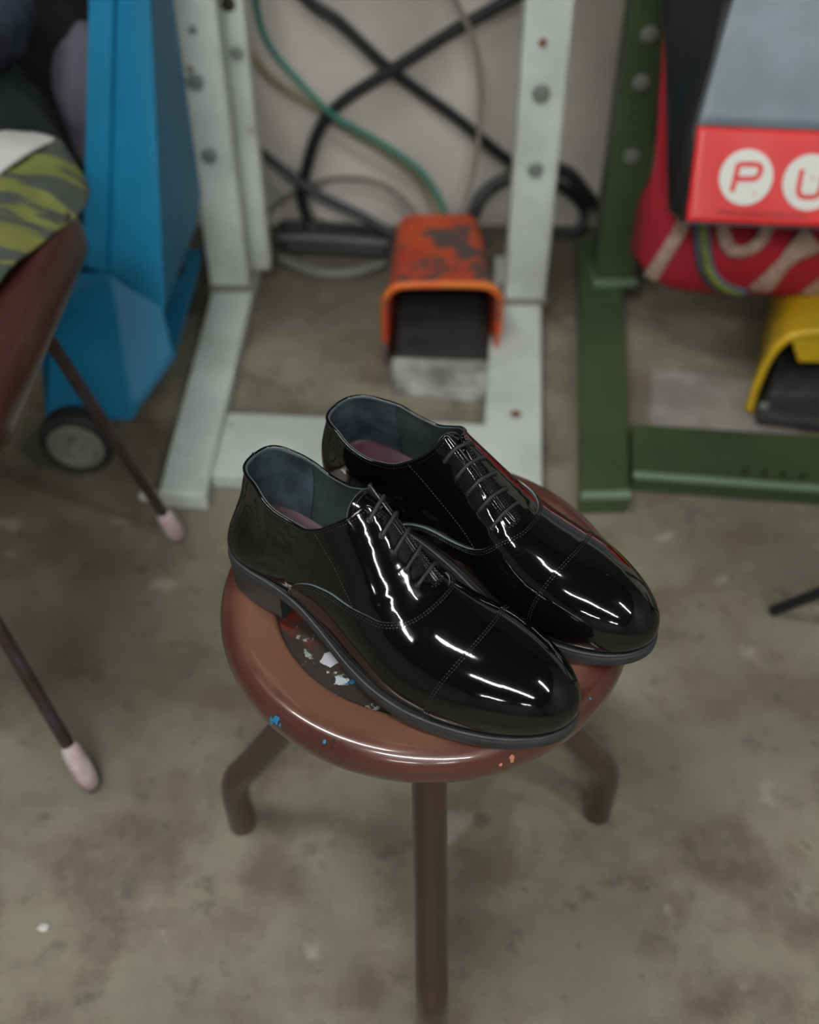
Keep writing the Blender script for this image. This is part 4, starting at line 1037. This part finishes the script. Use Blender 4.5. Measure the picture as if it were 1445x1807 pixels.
for i in range(nu-1):
    for j in range(nv-1): a = i*nv+j; F.append((a, a+1, a+nv+1, a+nv))
o = obj('bag_body', V, F, M['redf']); s_ = o.modifiers.new('s', 'SOLIDIFY'); s_.thickness = .004; s_.offset = 0; W2(o, rb); o.data.update()
def motif(name, pts, w, m, dz=.0, parent=rb, lift=.004):
    """embroidered band following the bulging front"""
    P = smooth_path([(a+.004, .3-(.3-b)*1.16, 0) for a, b in pts], 8); A = []; n = len(P)
    V = []; F = []
    for i in range(n):
        ww = w[min(int(i/(n-1)*(len(w)-1)), len(w)-2)]*(1-(i/(n-1)*(len(w)-1)) % 1)+w[min(int(i/(n-1)*(len(w)-1))+1, len(w)-1)]*((i/(n-1)*(len(w)-1)) % 1) if isinstance(w, (list, tuple)) else w
        t = P[min(i+1, n-1)]-P[max(i-1, 0)]; t = t/np.linalg.norm(t); q = np.array([-t[1], t[0]])
        for k in range(5):
            s = (k/4*2-1)*ww/2; x, z = P[i][0]+q[0]*s, P[i][1]+q[1]*s
            V.append((x, rfront(x, z)-lift-.003*(1-(k/2-1)**2), z))
    for i in range(n-1):
        for k in range(4): a = i*5+k; F.append((a, a+1, a+6, a+5))
    o = obj(name, V, F, m); s = o.modifiers.new('s', 'SOLIDIFY'); s.thickness = .003; s.offset = 1; return W2(o, parent)
motif('beige_stripe', [(.386, .300), (.372, .262), (.358, .222), (.350, .186)], .018, M['beige_motif'])
motif('blue_border', [(.400, .300), (.404, .262), (.420, .218), (.450, .186), (.490, .168)], .024, M['blue_trim'])
motif('lime_stripe', [(.401, .300), (.405, .262), (.421, .218), (.450, .188), (.482, .172)], .011, M['lime_trim'], lift=.009)
motif('beige_ring', [(.428, .300), (.432, .268), (.448, .246), (.470, .246), (.488, .264), (.494, .300)], .020, M['beige_motif'])
motif('beige_branch', [(.560, .262), (.536, .240), (.520, .214), (.508, .176)], [.052, .036, .024, .030, .040], M['beige_motif'])
motif('beige_branch', [(.62, .230), (.60, .200), (.586, .165)], .03, M['beige_motif'])
for hx in (.40, .66): W2(MB().tube(smooth_path([(hx, 1.56, .64), (hx, 1.575, .69), (hx+.02, 1.58, .709)], 6), .008, 10, ell=.4).build('handle', M['redf'], auto=0), rb)

# ------------------------------------------------------------------ dark furniture leg at the right, litter
M['blackpipe'] = mat('black_tube_leg', (26, 28, 30), .45)
tr = empty('folding_stool', (.72, .86, 0), 'black thin-legged folding stool, only one slanted leg in view at the right', 'stool')
for a, b_ in (((.450, .876, .007), (.70, .70, .44)), ((.96, .876, .007), (.70, .70, .44)), ((.62, .50, .007), (.72, .80, .44)), ((.84, .50, .007), (.76, .80, .44))):
    W2(MB().tube([a, b_], .0072, 14).build('leg', M['blackpipe'], auto=40), tr)
W2(rim_slab(.73, .74, .13, .13, .06, [(.01, .425), (0, .430), (0, .450), (.012, .460)]).build('seat', M['blackpipe'], auto=40), tr)
blob('cloth_scrap', (-.357, 1.088, .006), (.016, .011, .006), M['whitecloth'], 2, 'small pale scrap on the floor beside the front of the left grey foot bar', 'scrap', .3, 3)
blob('paper_scrap', (-.356, .475, .002), (.006, .005, .002), M['whitecloth'], 5, 'tiny white fleck on the open floor lower left', 'scrap', .3, 2)
#====BGEND====
W = bpy.data.worlds.new('World'); sc.world = W; W.use_nodes = True
W.node_tree.nodes['Background'].inputs[0].default_value = (0, 0, 0, 1)
sc.view_settings.view_transform = 'Standard'; sc.view_settings.look = 'None'; sc.view_settings.exposure = .2; sc.view_settings.gamma = 1
sc.view_settings.use_curve_mapping = False
